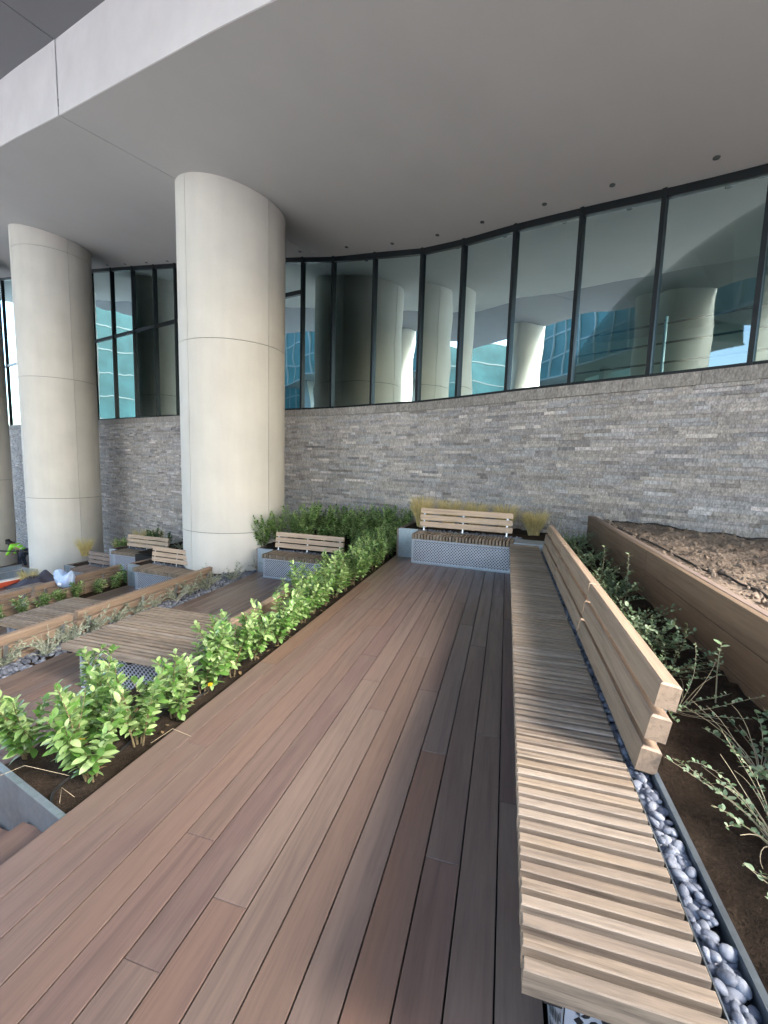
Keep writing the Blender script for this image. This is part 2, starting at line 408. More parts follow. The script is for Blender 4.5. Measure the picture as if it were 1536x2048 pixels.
def terrace(name, x0, x1, y0, y1, z, low, seed, joints=None, lens=(1.4, 2.9)):
    d = empty(name, (0, 0, 0)); tag(d, kind='structure')
    mb = MB(); mb.box(x0 + 0.02, x1 - 0.01, y0, y1, low, z - 0.03); mb.build('substructure', UNDER, d)
    planks(d, x0, x1, y0, y1, z, seed=seed, joints=joints, lens=lens)
    return d
J1 = {0: [2.9, 5.4], 1: [1.9, 4.7], 2: [3.3, 5.9], 3: [0.6, 4.43], 4: [1.40, 3.95], 5: [0.95, 3.3, 5.2], 6: [1.2, 2.9, 5.3], 7: [2.55, 4.9], 8: [0.2, 3.4],
      9: [2.9, 5.0], 10: [0.5, 2.25, 4.3], 11: [1.6, 3.8], 12: [0.3, 2.5, 5.4], 13: [2.0, 4.6]}
terrace('wooden_deck', -1.81, 0.20, -3.0, 7.6, Z1, -4.2, 3, J1)
terrace('middle_wooden_deck', -4.95, -2.55, -1.6, 9.0, Z2, -4.2, 5)
terrace('lower_wooden_deck', -8.06, -5.75, 1.0, 8.6, Z3, -4.2, 6)
terrace('lowest_wooden_deck', -12.3, -9.2, 1.0, 10.2, Z4, -4.2, 7)
terrace('distant_wooden_deck', -34.0, -16.5, 9.0, 20.0, Z5, -4.2, 8, lens=(4, 6))

# planting beds between the terraces
def bed(name, x0, x1, y0, y1, z, mat=SOIL, seed=0, amp=0.012, low=-4.2):
    nx = max(2, int((x1 - x0) / 0.06)); ny = max(2, int((y1 - y0) / 0.06)); nx, ny = min(nx, 60), min(ny, 120)
    o = sheet(name, x0, x1, y0, y1, z, mat, nx, ny, amp, seed); tag(o, kind='structure')
    mb = MB(); mb.box(x0, x1, y0, y1, low, z - 0.05); mb.build('bed_core', UNDER, o)
    return o
def slanted_bed():
    rr = random.Random(1); vs = []; nx, ny = 12, 110
    for j in range(ny + 1):
        for i in range(nx + 1):
            u = i / nx; x = -2.50 + 0.685 * u; f = 1.335 + (-1.812 - x) * 0.231; v = j / ny; y = f + (8.2 - f) * v
            dip = 0.16 * (1 - u) * min(1, max(0, (y - 2.3) / 0.8))
            vs.append((x, y, -0.058 - dip + rr.uniform(-.012, .012) * (0.4 if j == 0 else 1)))
    mb = MB(); mb.add(vs, [(j * (nx + 1) + i, j * (nx + 1) + i + 1, (j + 1) * (nx + 1) + i + 1, (j + 1) * (nx + 1) + i) for j in range(ny) for i in range(nx)])
    o = mb.build('soil_bed', SOIL, smooth=True); tag(o, kind='structure')
    mb = MB(); mb.box(-2.5, -1.82, 1.55, 8.2, -4.2, -0.3); mb.build('bed_core', UNDER, o)
slanted_bed()
bed('rear_soil_bed', -4.95, -1.86, 8.05, 10.6, -0.22, seed=2)
bed('pebble_soil_bed', -5.74, -4.955, 1.0, 9.8, Z2 - 0.06, seed=3)
bed('lower_soil_bed', -9.15, -8.07, 1.0, 9.5, Z3 - 0.05, seed=4)
bed('bench_soil_bed', 0.605, 1.33, -1.5, 8.6, 0.40, seed=5, amp=0.018)
bed('column_soil_bed', -9.0, -4.95, 8.65, 12.6, Z3 + 0.45, seed=6)
bed('left_soil_bed', -11.3, -9.1, 9.9, 13.0, Z4 + 0.40, seed=7)
bed('left_terrace_soil', -16.25, -12.3, 3.0, 13.2, -2.72, seed=8)

# ------------------------------------------------------------------ stone wall
def build_wall():
    w = empty('stone_wall', (0, 0, 0), label='long curved wall of grey split-face stone strips under the windows', cat='wall')
    ZT = 2.815
    mb = MB()                                             # backing
    n = 160
    for i in range(n):
        a, b = wp(WLEN * i / n, -0.05), wp(WLEN * (i + 1) / n, -0.05); c, d = wp(WLEN * i / n, -0.35), wp(WLEN * (i + 1) / n, -0.35)
        vs = [(a.x, a.y, -4.2), (b.x, b.y, -4.2), (b.x, b.y, 2.97), (a.x, a.y, 2.97), (c.x, c.y, -4.2), (d.x, d.y, -4.2), (d.x, d.y, 2.97), (c.x, c.y, 2.97)]
        mb.add(vs, [(0, 1, 2, 3), (3, 2, 6, 7), (5, 4, 7, 6)])
    mb.build('wall_core', UNDER, w)
    rnd = random.Random(11); rows = []; H = 0.056
    s0, s1 = s_of_x(6.0), s_of_x(-30.0)
    cand = []
    nz = int((ZT + 3.8) / H)
    for r in range(nz):
        z1 = ZT - r * H; z0 = z1 - H + 0.0015
        s = s0 - rnd.random() * 0.4
        while s < s1:
            L = rnd.choice((0.12, 0.18, 0.22, 0.30, 0.36, 0.45, 0.6)) * rnd.uniform(0.85, 1.15)
            e = s + L - 0.002
            mid = wp((s + e) / 2)
            floor = -0.1 if mid.x > -2.0 else (-1.0 if mid.x > -9 else (-2.4 if mid.x > -15 else -3.7))
            if z1 > floor:
                q = rnd.random()
                t = rnd.gauss(0.375, 0.045)
                if q < 0.06: t *= 1.4
                elif q < 0.13: t *= 0.72
                k = rnd.random()
                warm = (1.08, 0.985, 0.90) if k < 0.5 else ((1.02, 0.99, 0.98) if k < 0.75 else (1.05, 0.97, 0.94))
                col = tuple(max(0.05, t) * c for c in warm)
                pr = rnd.random() ** 1.5 * 0.026
                cand.append((s, e, z0, z1, pr, col, [rnd.uniform(-0.005, 0.006) for _ in range(4)], mid))
            s += L
    def score(c):
        p = frame_px((c[7].x, c[7].y, (c[2] + c[3]) / 2))
        if p is None or not (-20 < p[0] < 1556) or p[1] > 1090 or p[1] < 0: return 0
        if 345 < p[0] < 572 or p[0] < 205: return 0
        if p[0] > 1170 and p[1] > 1040: return 0
        return (c[1] - c[0]) / (p[2] ** 2)
    cand.sort(key=score, reverse=True)
    def geom(mb, c, o=Vector((0, 0, 0))):
        s, e, z0, z1, pr, col, j, mid = c
        f0 = wp(s, 0); f1 = wp(e, 0); _, nn = wall_at((s + e) / 2); nn = nn * WSGN
        P = []
        for (f, z, dj) in ((f0, z0, j[0]), (f1, z0, j[1]), (f1, z1, j[2]), (f0, z1, j[3])):
            q = f + nn * (pr + dj); P.append((q.x - o.x, q.y - o.y, z - o.z))
        # middle points: a rough split face is not flat
        m = (f0 + f1) / 2 + nn * (pr + 0.004 + j[1]); P.append((m.x - o.x, m.y - o.y, (z0 + z1) / 2 - o.z))
        for (f, z) in ((f0, z0), (f1, z0), (f1, z1), (f0, z1)):
            q = f - nn * 0.05; P.append((q.x - o.x, q.y - o.y, z - o.z))
        mb.add(P, [(0, 4, 1), (1, 4, 2), (2, 4, 3), (3, 4, 0), (3, 2, 7, 8), (0, 1, 6, 5)[::-1], (1, 2, 7, 6)[::-1], (3, 0, 5, 8)[::-1]], col)
    for c in cand[:300]:
        o = Vector((c[7].x, c[7].y, c[2])); mb = MB(); geom(mb, c, o); ob = mb.build('stone', STONE, w, loc=o)
    mb = MB()
    for c in cand[300:]: geom(mb, c)
    o = mb.build('stone_field', STONE, w); tag(o, kind='stuff')
    # coping stones
    s = s_of_x(7.0)
    while s < s_of_x(-30):
        L = rnd.uniform(0.75, 1.15); e = s + L - 0.004; mb = MB(); t = rnd.uniform(0.85, 1.12)
        col = (0.30 * t, 0.275 * t, 0.248 * t)
        a0, a1 = wp(s, 0.04), wp(e, 0.04); b0, b1 = wp(s, -0.34), wp(e, -0.34); am = wp((s + e) / 2, 0.04); bm = wp((s + e) / 2, -0.34)
        vs = []
        for z in (2.817, 3.0):
            for q in (a0, am, a1, b1, bm, b0): vs.append((q.x, q.y, z))
        fs = [(5, 4, 3, 2, 1, 0), (6, 7, 8, 9, 10, 11)] + [(k, (k + 1) % 6, 6 + (k + 1) % 6, 6 + k) for k in range(6)]
        mb.add(vs, fs, col); mb.build('coping_stone', STONE, w)
        s += L
build_wall()

# ------------------------------------------------------------------ glazing
MX = [5.2, 4.0, 2.93, 1.92, 0.90, -0.14, -1.15, -2.11, -3.34, -4.58, -5.55, -6.6, -7.9, -9.3, -10.85, -12.0, -13.3, -14.7, -16.2, -17.8, -19.6, -21.5, -23.5, -25.5, -28, -31]
def build_glazing():
    w = empty('window_wall', (0, 0, 0), label='dark framed band of tall tinted windows standing on the stone wall', cat='windows')
    S = [s_of_x(x) for x in MX]; off = -0.10
    def seg(name, s0, s1, o0, o1, z0f, z1f, mat, k=4):
        mb = MB(); vs = []
        for i in range(k + 1):
            s = s0 + (s1 - s0) * i / k
            for o in (o0, o1):
                q = wp(s, o)
                vs.append((q.x, q.y, z0f(q.x))); vs.append((q.x, q.y, z1f(q.x)))
        fs = []
        for i in range(k):
            a, b = i * 4, i * 4 + 4
            fs += [(a, b, b + 1, a + 1), (a + 2, a + 3, b + 3, b + 2), (a + 1, b + 1, b + 3, a + 3), (a, a + 2, b + 2, b)]
        fs += [(0, 1, 3, 2), (k * 4, k * 4 + 2, k * 4 + 3, k * 4 + 1)]
        mb.add(vs, fs); return mb.build(name, mat, w)
    for i in range(len(S) - 1):
        a, b = S[i], S[i + 1]
        # flat panes: straight between two mullions
        p, q = wp(a, off), wp(b, off); mb = MB()
        d = (q - p).normalized(); p2, q2 = p + d * 0.02, q - d * 0.02
        nn = Vector((-d.y, d.x)) * 0.006
        vs = []
        for (e, z) in ((p2, 3.05), (q2, 3.05), (q2, zc(q2.x) - 0.10), (p2, zc(p2.x) - 0.10)):
            vs.append((e.x, e.y, z))
        mb.add(vs, [(0, 1, 2, 3)]); mb.build('glass_pane', GLASS, w)
        seg('sill_rail', a + 0.03, b - 0.03, off + 0.045, off - 0.06, lambda x: 3.002, lambda x: 3.06, DARKF)
        seg('head_rail', a + 0.03, b - 0.03, off + 0.05, off - 0.06, lambda x: zc(x) - 0.13, lambda x: zc(x) - 0.012, DARKF)
        if MX[i] < -5.2:
            seg('transom', a + 0.03, b - 0.03, off + 0.04, off - 0.05, lambda x: 6.05, lambda x: 6.16, DARKF)
    for i, s in enumerate(S):
        p, n_ = wall_at(s); p = wp(s, off); ang = math.atan2(n_.y, n_.x)
        mb = MB(); Mx = Matrix.Translation((p.x, p.y, 0)) @ Matrix.Rotation(ang, 4, 'Z')
        sg = WSGN
        x0, x1 = sorted((0.07 * sg, -0.11 * sg))
        mb.box(x0, x1, -0.03, 0.03, 3.001, zc(p.x) - 0.004, M=Mx); mb.build('mullion', DARKF, w)
    return w
build_glazing()

# rooms behind the glass
INT_W = plain('interior_wall', (0.42, 0.40, 0.35), rough=0.8, var=0.05, scale=0.7)
INT_F = plain('interior_floor', (0.22, 0.21, 0.19), rough=0.35, var=0.08, scale=1.5)
INT_C = plain('interior_ceiling', (0.5, 0.49, 0.47), rough=0.9, var=0.03, scale=1.0)
INT_B = plain('interior_bulkhead', (0.20, 0.185, 0.155), rough=0.7, var=0.05, scale=1.0)
LAMP, _nt, _b = new_mat('lit_downlight'); _b.inputs['Emission Color'].default_value = (1, 0.78, 0.5, 1); _b.inputs['Emission Strength'].default_value = 30
def build_rooms():
    r = empty('interior_room', (0, 0, 0), label='dim pale room seen through the tinted windows', cat='room')
    def strip(name, o0, o1, z0, z1, mat, k=60, sa=0.5, sb=WLEN - 0.5):
        mb = MB(); vs = []
        for i in range(k + 1):
            s = sa + (sb - sa) * i / k
            a, b = wp(s, o0), wp(s, o1)
            za = z0(a.x) if callable(z0) else z0; zb = z1(b.x) if callable(z1) else z1
            vs += [(a.x, a.y, za), (b.x, b.y, zb)]
        mb.add(vs, [(i * 2, i * 2 + 2, i * 2 + 3, i * 2 + 1) for i in range(k)]); return mb.build(name, mat, r)
    strip('floor', -0.36, -7.0, 2.9, 2.9, INT_F)
    strip('back_wall', -7.0, -7.0, 2.9, lambda x: zc(x) + 1.0, INT_W)
    strip('room_ceiling', -0.02, -7.0, lambda x: zc(x) + 0.02, lambda x: zc(x) + 0.02, INT_C)
    # bulkhead with raised lettering beyond the left windows
    mb = MB(); mb.box(-19.5, -12.6, 15.9, 16.2, 5.55, 6.95); bh = mb.build('bulkhead', INT_B, r)
    cu = bpy.data.curves.new('lettering', 'FONT'); cu.body = 'GODIVA'; cu.size = 0.62; cu.extrude = 0.012; cu.space_character = 1.12
    tmp = bpy.data.objects.new('tmp', cu); C.objects.link(tmp)
    dg = bpy.context.evaluated_depsgraph_get(); me = bpy.data.meshes.new_from_object(tmp.evaluated_get(dg))
    bpy.data.objects.remove(tmp); me.materials.append(INT_W)
    link('lettering', me, bh, (-16.45, 15.88, 5.98), (PI / 2, 0, 0))
    mb = MB()
    for k in range(3):
        mb.tube([(-15.4 - k * 1.3, 17.0, 5.545), (-15.4 - k * 1.3, 17.0, 5.53)], 0.09, 10)
    mb.build('downlight', LAMP, r)
    mb = MB(); mb.box(-20.5, -12.0, 16.2, 19.5, 5.55, 5.6); mb.build('dropped_ceiling', INT_C, r)
    # guard rail standing inside the glass
    gr = empty('guard_rail', (0, 0, 0), label='slim steel guard rail with three bars just behind the right-hand windows', cat='railing')
    sa, sb = s_of_x(5.5), s_of_x(-8)
    for z in (3.32, 3.62, 3.92):
        pts = []
        for i in range(70):
            q = wp(sa + (sb - sa) * i / 69, -0.62); pts.append((q.x, q.y, z))
        mb = MB(); mb.tube(pts, 0.016, 6); mb.build('rail', DARKF, gr)
    s = sa
    while s < sb:
        q = wp(s, -0.62); mb = MB(); mb.tube([(q.x, q.y, 2.92), (q.x, q.y, 4.02)], 0.026, 8); mb.build('post', GALV, gr); s += 2.15
build_rooms()

# ------------------------------------------------------------------ overhang
EDGE = [(14, 1.2), (7.0, 2.3), (2.0, 3.3), (-2.7, 4.6), (-4.97, 5.3), (-7.72, 6.18), (-10.37, 7.01), (-16.0, 8.9), (-24, 11.6), (-40, 17.0)]
EC = catmull(EDGE, 8)
def edge_split(x):
    return [p for p in EC if p.x >= x - 1e-6], [p for p in EC if p.x <= x + 1e-6]
def build_overhang():
    o = empty('overhang', (0, 0, 0), label='broad smooth grey overhang with a pale stepped fascia above the decks', cat='overhang')
    A = Vector((-7.72, 6.18)); SB = s_of_x(-4.95)
    def ruled(name, Ea, Wb, mat, zf, k=60, vn=10, flip=False, thick=0.12):
        def resample(P, k):
            L = [0]
            for a, b in zip(P, P[1:]): L.append(L[-1] + (b - a).length)
            out = []
            for i in range(k + 1):
                t = L[-1] * i / k; j = 0
                while j < len(L) - 2 and L[j + 1] < t: j += 1
                out.append(P[j].lerp(P[j + 1], (t - L[j]) / (L[j + 1] - L[j] + 1e-9)))
            return out
        a, b = resample(Ea, k), resample(Wb, k); mb = MB(); vs = []
        for i in range(k + 1):
            for j in range(vn + 1):
                q = a[i].lerp(b[i], j / vn); vs.append((q.x, q.y, zf(q)))
        n = len(vs); vs += [(x, y, z + thick) for x, y, z in vs]
        fs = []
        for i in range(k):
            for j in range(vn):
                q = (i * (vn + 1) + j, i * (vn + 1) + j + 1, (i + 1) * (vn + 1) + j + 1, (i + 1) * (vn + 1) + j)
                fs.append(q); fs.append(tuple(x + n for x in q[::-1]))
        for i in range(k):
            for j in (0, vn):
                q = (i * (vn + 1) + j, (i + 1) * (vn + 1) + j); fs.append((q[0], q[1], q[1] + n, q[0] + n))
        for j in range(vn):
            for i in (0, k):
                q = (i * (vn + 1) + j, i * (vn + 1) + j + 1); fs.append((q[0], q[1], q[1] + n, q[0] + n))
        mb.add(vs, fs); return mb.build(name, mat, o)
    low = lambda q: zc(q.x)
    Er, El = edge_split(A.x)
    gap = 0.010
    wr = [wp(s_of_x(8.4) + (SB - s_of_x(8.4)) * i / 80, -0.35) for i in range(81)]
    wl_ = [wp(SB + (WLEN - 1 - SB) * i / 80, -0.35) for i in range(81)]
    ruled('soffit_panel', [p + Vector((gap, 0)) for p in Er], [p + Vector((gap, 0)) for p in wr], SOFF, low)
    ruled('soffit_panel', [p - Vector((gap, 0)) for p in El], [p - Vector((gap, 0)) for p in wl_], SOFF, low)
    ruled('soffit_backing', EC, wr + wl_, UNDER, lambda q: zc(q.x) + 0.14)
    # fascia: pale panels standing on the lower edge
    for P in (Er, El):
        mb = MB(); vs = []
        for p in P:
            z = zc(p.x); d = 0.02
            vs += [(p.x, p.y - 0.005, z - 0.004), (p.x, p.y - 0.005, z + 1.21), (p.x, p.y + 0.012, z - 0.004), (p.x, p.y + 0.012, z + 1.21)]
        fs = []
        for i in range(len(P) - 1):
            a, b = 4 * i, 4 * i + 4
            fs += [(a, b, b + 1, a + 1), (a + 2, a + 3, b + 3, b + 2), (a, a + 2, b + 2, b), (a + 1, b + 1, b + 3, a + 3)]
        sgn = gap if P is Er else -gap
        mb.add([(x + sgn, y, z) for x, y, z in vs], fs); mb.build('fascia_panel', FASC, o)
    mb = MB(); vs = []
    for p in EC: z = zc(p.x); vs += [(p.x, p.y + 0.022, z + 0.01), (p.x, p.y + 0.022, z + 1.2)]
    mb.add(vs, [(2 * i, 2 * i + 2, 2 * i + 3, 2 * i + 1) for i in range(len(EC) - 1)]); mb.build('fascia_backing', UNDER, o)
    # upper soffit reaching out over the decks
    def far(p): return Vector((p.x * 0.98 - 1.0, UPY))
    UPY = -2.0
    Eu_r = [p for p in Er if p.x <= 7.8]
    hi = lambda q: zc(q.x) + 1.16
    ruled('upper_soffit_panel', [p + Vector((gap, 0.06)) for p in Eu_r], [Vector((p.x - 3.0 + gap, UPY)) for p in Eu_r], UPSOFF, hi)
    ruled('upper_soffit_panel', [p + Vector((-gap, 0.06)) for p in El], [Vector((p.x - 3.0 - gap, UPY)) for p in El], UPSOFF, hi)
    # recessed downlights along the glass
    L = [(2.33, 6.83), (1.25, 7.46), (0.34, 8.02), (-0.71, 8.69), (-1.65, 9.29), (-2.75, 9.81), (-3.98, 10.17), (-5.44, 10.64), (-14.56, 13.23), (-13.44, 12.93), (-12.15, 12.56), (-10.99, 12.23), (3.5, 6.0)]
    for x, y in L:
        mb = MB(); z = zc(x); r = 0.045
        mb.tube([(x, y, z - 0.006), (x, y, z + 0.004)], r, 14); mb.build('downlight', BLACK, o)
build_overhang()

# ------------------------------------------------------------------ columns
def column(cx, cy, r, zb, zt_f, rings, seam_az, label, seams=4, hidden=False):
    t = empty('column', (cx, cy, zb), label=label, cat='column', group='round columns')
    core = MB(); top = max(zt_f(cx - r), zt_f(cx + r)) + 0.1
    core.tube([(0, 0, 0), (0, 0, top - zb)], r - 0.02, 48); core.build('column_core', UNDER, t, smooth=False)
    zs = [zb] + rings + [None]; K = 64
    gz = 0.006; ga = 0.006 / r
    for a, b in zip(zs, zs[1:]):
        for q in range(seams):
            a0 = seam_az + q * 2 * PI / seams + ga; a1 = seam_az + (q + 1) * 2 * PI / seams - ga; n = K // seams
            mb = MB(); vs = []
            for i in range(n + 1):
                th = a0 + (a1 - a0) * i / n; x, y = math.sin(th), math.cos(th)
                z1 = (zt_f(cx + x * r) + 0.03 if b is None else b - gz)
                for rr in (r, r - 0.035):
                    vs += [(x * rr, y * rr, a + gz - zb), (x * rr, y * rr, z1 - zb)]
            fs = []
            for i in range(n):
                u, v = 4 * i, 4 * i + 4
                fs += [(u, u + 1, v + 1, v), (u + 2, v + 2, v + 3, u + 3), (u + 1, u + 3, v + 3, v + 1), (u, v, v + 2, u + 2)]
            fs += [(0, 2, 3, 1), (4 * n, 4 * n + 1, 4 * n + 3, 4 * n + 2)]
            mb.add(vs, fs); m = mb.build('cladding_panel', CONC, t)
            m.data.polygons.foreach_set('use_smooth', [True] * len(m.data.polygons)); m.data.set_sharp_from_angle(angle=math.radians(30))
    return t
def pol(az, D): a = math.radians(az); return D * math.sin(a), D * math.cos(a)
x, y = pol(-34.93, 10.6); c1 = (x, y)
column(x, y, 1.125, -1.6, zc, [-0.02 + 0.07, 4.0], math.radians(107), 'largest cream round column, standing behind the middle bench')
x, y = pol(-52.45, 19.0)
column(x, y, 1.09, -3.3, zc, [0.13, 4.07, 8.05], math.radians(105.7), 'cream round column left of the largest one, beside the blue bag')
x, y = pol(-58.93, 27.0)
column(x, y, 1.09, -3.6, zc, [0.36, 4.1, 8.05], math.radians(115), 'cream round column cut off by the left edge, behind the worker')
# columns of the same row, seen only mirrored in the glass
zu = lambda X: zc(X) + 1.16
for (x, y), lb in (((4.9, -1.75), 'cream round column mirrored in the rightmost windows'), ((-6.5, -1.6), 'cream round column mirrored in the windows over the main deck'),
                   ((-17.0, -1.4), 'cream round column mirrored in the windows left of centre')):
    column(x, y, 0.9, -4.2, zu, [0.05, 4.0], 0.4, lb)

def catmull3(P, n=8):
    out = []
    for i in range(len(P) - 1):
        p0 = Vector(P[max(i - 1, 0)]); p1 = Vector(P[i]); p2 = Vector(P[i + 1]); p3 = Vector(P[min(i + 2, len(P) - 1)])
        for k in range(n):
            t = k / n
            out.append(0.5 * ((2 * p1) + (p2 - p0) * t + (2 * p0 - 5 * p1 + 4 * p2 - p3) * t * t + (3 * p1 - p0 - 3 * p2 + p3) * t ** 3))
    out.append(Vector(P[-1])); return out

# ------------------------------------------------------------------ perforated sheet
def perforated(W, H, pitch=0.046, hole=0.0135, m=0.02):
    """upright sheet in the xz plane: diamond lattice of round holes, solid margins"""
    mb = MB(); nx = int((W - 2 * m) / pitch); nz = max(1, int((H - 2 * m) / pitch)); px, pz = (W - 2 * m) / nx, (H - 2 * m) / nz
    def P(x, z): return (x, 0, z)
    mb.add([P(0, 0), P(W, 0), P(W, m), P(0, m)], [(0, 1, 2, 3)]); mb.add([P(0, H - m), P(W, H - m), P(W, H), P(0, H)], [(0, 1, 2, 3)])
    mb.add([P(0, m), P(m, m), P(m, H - m), P(0, H - m)], [(0, 1, 2, 3)]); mb.add([P(W - m, m), P(W, m), P(W, H - m), P(W - m, H - m)], [(0, 1, 2, 3)])
    def diamond(cx, cz):
        cor = [(cx + px / 2, cz), (cx, cz + pz / 2), (cx - px / 2, cz), (cx, cz - pz / 2)]
        vs = [P(*c) for c in cor]
        for k in range(8):
            t = 2 * PI * k / 8; vs.append(P(cx + hole * math.cos(t), cz + hole * math.sin(t)))
        fs = []
        for q in range(4):
            h = 4 + q * 2
            fs += [(q, 4 + (q * 2 + 1) % 8, 4 + (q * 2) % 8), (q, (q + 1) % 4, 4 + (q * 2 + 1) % 8), ((q + 1) % 4, 4 + (q * 2 + 2) % 8, 4 + (q * 2 + 1) % 8)]
        mb.add(vs, [f[::-1] for f in fs])
    for j in range(nz):
        for i in range(nx):
            diamond(m + (i + 0.5) * px, m + (j + 0.5) * pz)
    for j in range(1, nz):
        for i in range(1, nx): diamond(m + i * px, m + j * pz)
    for i in range(nx):                       # solid half diamonds along the margins
        a, b, c = m + i * px, m + (i + 1) * px, m + (i + 0.5) * px
        mb.add([P(a, m), P(b, m), P(c, m + pz / 2)], [(0, 1, 2)]); mb.add([P(a, H - m), P(b, H - m), P(c, H - m - pz / 2)], [(0, 2, 1)])
    for j in range(nz):
        a, b, c = m + j * pz, m + (j + 1) * pz, m + (j + 0.5) * pz
        mb.add([P(m, a), P(m, b), P(m + px / 2, c)], [(0, 2, 1)]); mb.add([P(W - m, a), P(W - m, b), P(W - m - px / 2, c)], [(0, 1, 2)])
    return mb
PERF = plain('perforated_zinc', (0.44, 0.48, 0.56), rough=0.40, metal=0.35, var=0.08, scale=6)
INSIDE = plain('bench_inside', (0.05, 0.05, 0.055), rough=0.9, var=0.1)

PEB = []
def pebble_mesh(i):
    rnd = random.Random(100 + i); import bmesh
    bm = bmesh.new(); bmesh.ops.create_icosphere(bm, subdivisions=2, radius=0.5)
    k = [Vector((rnd.uniform(-1, 1), rnd.uniform(-1, 1), rnd.uniform(-1, 1))) for _ in range(4)]
    for v in bm.verts:
        f = 1 + sum(0.10 * math.sin(3 * v.co.dot(q) + i) for q in k)
        v.co = Vector((v.co.x * 1.15 * f, v.co.y * 0.85 * f, v.co.z * 0.6 * f))
    m = bpy.data.meshes.new('pebble'); bm.to_mesh(m); bm.free()
    m.polygons.foreach_set('use_smooth', [True] * len(m.polygons)); m.materials.append(PEBM); return m
def pebmat():
    m, nt, b = new_mat('grey_pebble'); oi = N(nt, 'ShaderNodeObjectInfo'); geo = N(nt, 'ShaderNodeNewGeometry'); tc = N(nt, 'ShaderNodeTexCoord')
    s = N(nt, 'ShaderNodeMath', operation='ADD'); nt.links.new(geo.outputs['Random Per Island'], s.inputs[0]); nt.links.new(oi.outputs['Random'], s.inputs[1])
    fr = N(nt, 'ShaderNodeMath', operation='FRACT'); nt.links.new(s.outputs[0], fr.inputs[0])
    r = ramp(nt, [(0.0, (0.10, 0.113, 0.145)), (0.5, (0.155, 0.173, 0.212)), (1.0, (0.24, 0.26, 0.30))], fr.outputs[0])
    n = N(nt, 'ShaderNodeTexNoise', i_Scale=2.5, i_Detail=5.0, i_Distortion=0.8); nt.links.new(tc.outputs['Object'], n.inputs['Vector'])
    c = mix(nt, r.outputs[0], ramp(nt, [(0.3, 0.78), (0.65, 1.12), (0.74, 1.6)], n.outputs['Fac']).outputs[0], 1.0, 'MULTIPLY')
    nt.links.new(c, b.inputs['Base Color']); b.inputs['Roughness'].default_value = 0.7; bump(nt, b, n.outputs['Fac'], 0.15, 0.05)
    return m
PEBM = pebmat()
PEB = [pebble_mesh(i) for i in range(7)]
def pebbles_joined(name, x0, x1, y0, y1, z, n, size, parent, seed, Mx=None):
    rnd = random.Random(seed); mb = MB()
    base = [([v.co.copy() for v in m.vertices], [tuple(p.vertices) for p in m.polygons]) for m in PEB[:4]]
    for _ in range(n):
        vs, fs = rnd.choice(base); s = size * rnd.uniform(0.65, 1.25)
        R_ = Euler((rnd.uniform(-.6, .6), rnd.uniform(-.6, .6), rnd.uniform(0, 6.28))).to_matrix()
        c = Vector((rnd.uniform(x0, x1), rnd.uniform(y0, y1), z + rnd.uniform(-0.3, 0.35) * size))
        P_ = [R_ @ (v * s) + c for v in vs]
        if Mx is not None: P_ = [Mx @ p for p in P_]
        mb.add(P_, fs)
    o = mb.build(name, PEBM, parent, smooth=True); tag(o, kind='stuff'); return o

# ------------------------------------------------------------------ benches
def rails(t, segs, xf, zlo, posts, side=1, y_axis=True, nrail=3, rh=0.098, rt=0.072, gap=0.032, lean=0.16, bracket_back=True):
    """backrest along local y: three thick rails leaning back, on flat steel posts. side=+1: back faces +x"""
    for (a, b) in segs:
        for k in range(nrail):
            z = zlo + k * (rh + gap)
            m = cbox(round(b - a, 3), rt, rh, 0.008, RAIL, 'backrest_rail')
            xx = xf + side * (rt / 2 + lean * (z - zlo + rh / 2))
            o = link('backrest_rail', m, t, (xx, (a + b) / 2, z + rh), Euler((0, 0, PI / 2)))
            o.rotation_euler = (Matrix.Rotation(side * math.atan(lean), 3, 'Y') @ Matrix.Rotation(PI / 2, 3, 'Z')).to_euler()
    ztop = zlo + nrail * (rh + gap) - 0.12
    for y in posts:
        mb = MB(); L = ztop - (zlo - 0.16); Mx = Matrix.Translation((xf + side * (rt + 0.004 + lean * -0.05), y, zlo - 0.16)) @ Matrix.Rotation(side * math.atan(lean), 4, 'Y')
        x0, x1 = sorted((0.0 * side, 0.012 * side)); mb.box(x0, x1, -0.022, 0.022, 0, L, M=Mx)
        x0, x1 = sorted((-0.05 * side, 0.0)); mb.box(x0, x1, -0.006, 0.006, 0, L * 0.36, M=Mx)
        mb.build('bracket', STEEL, t)

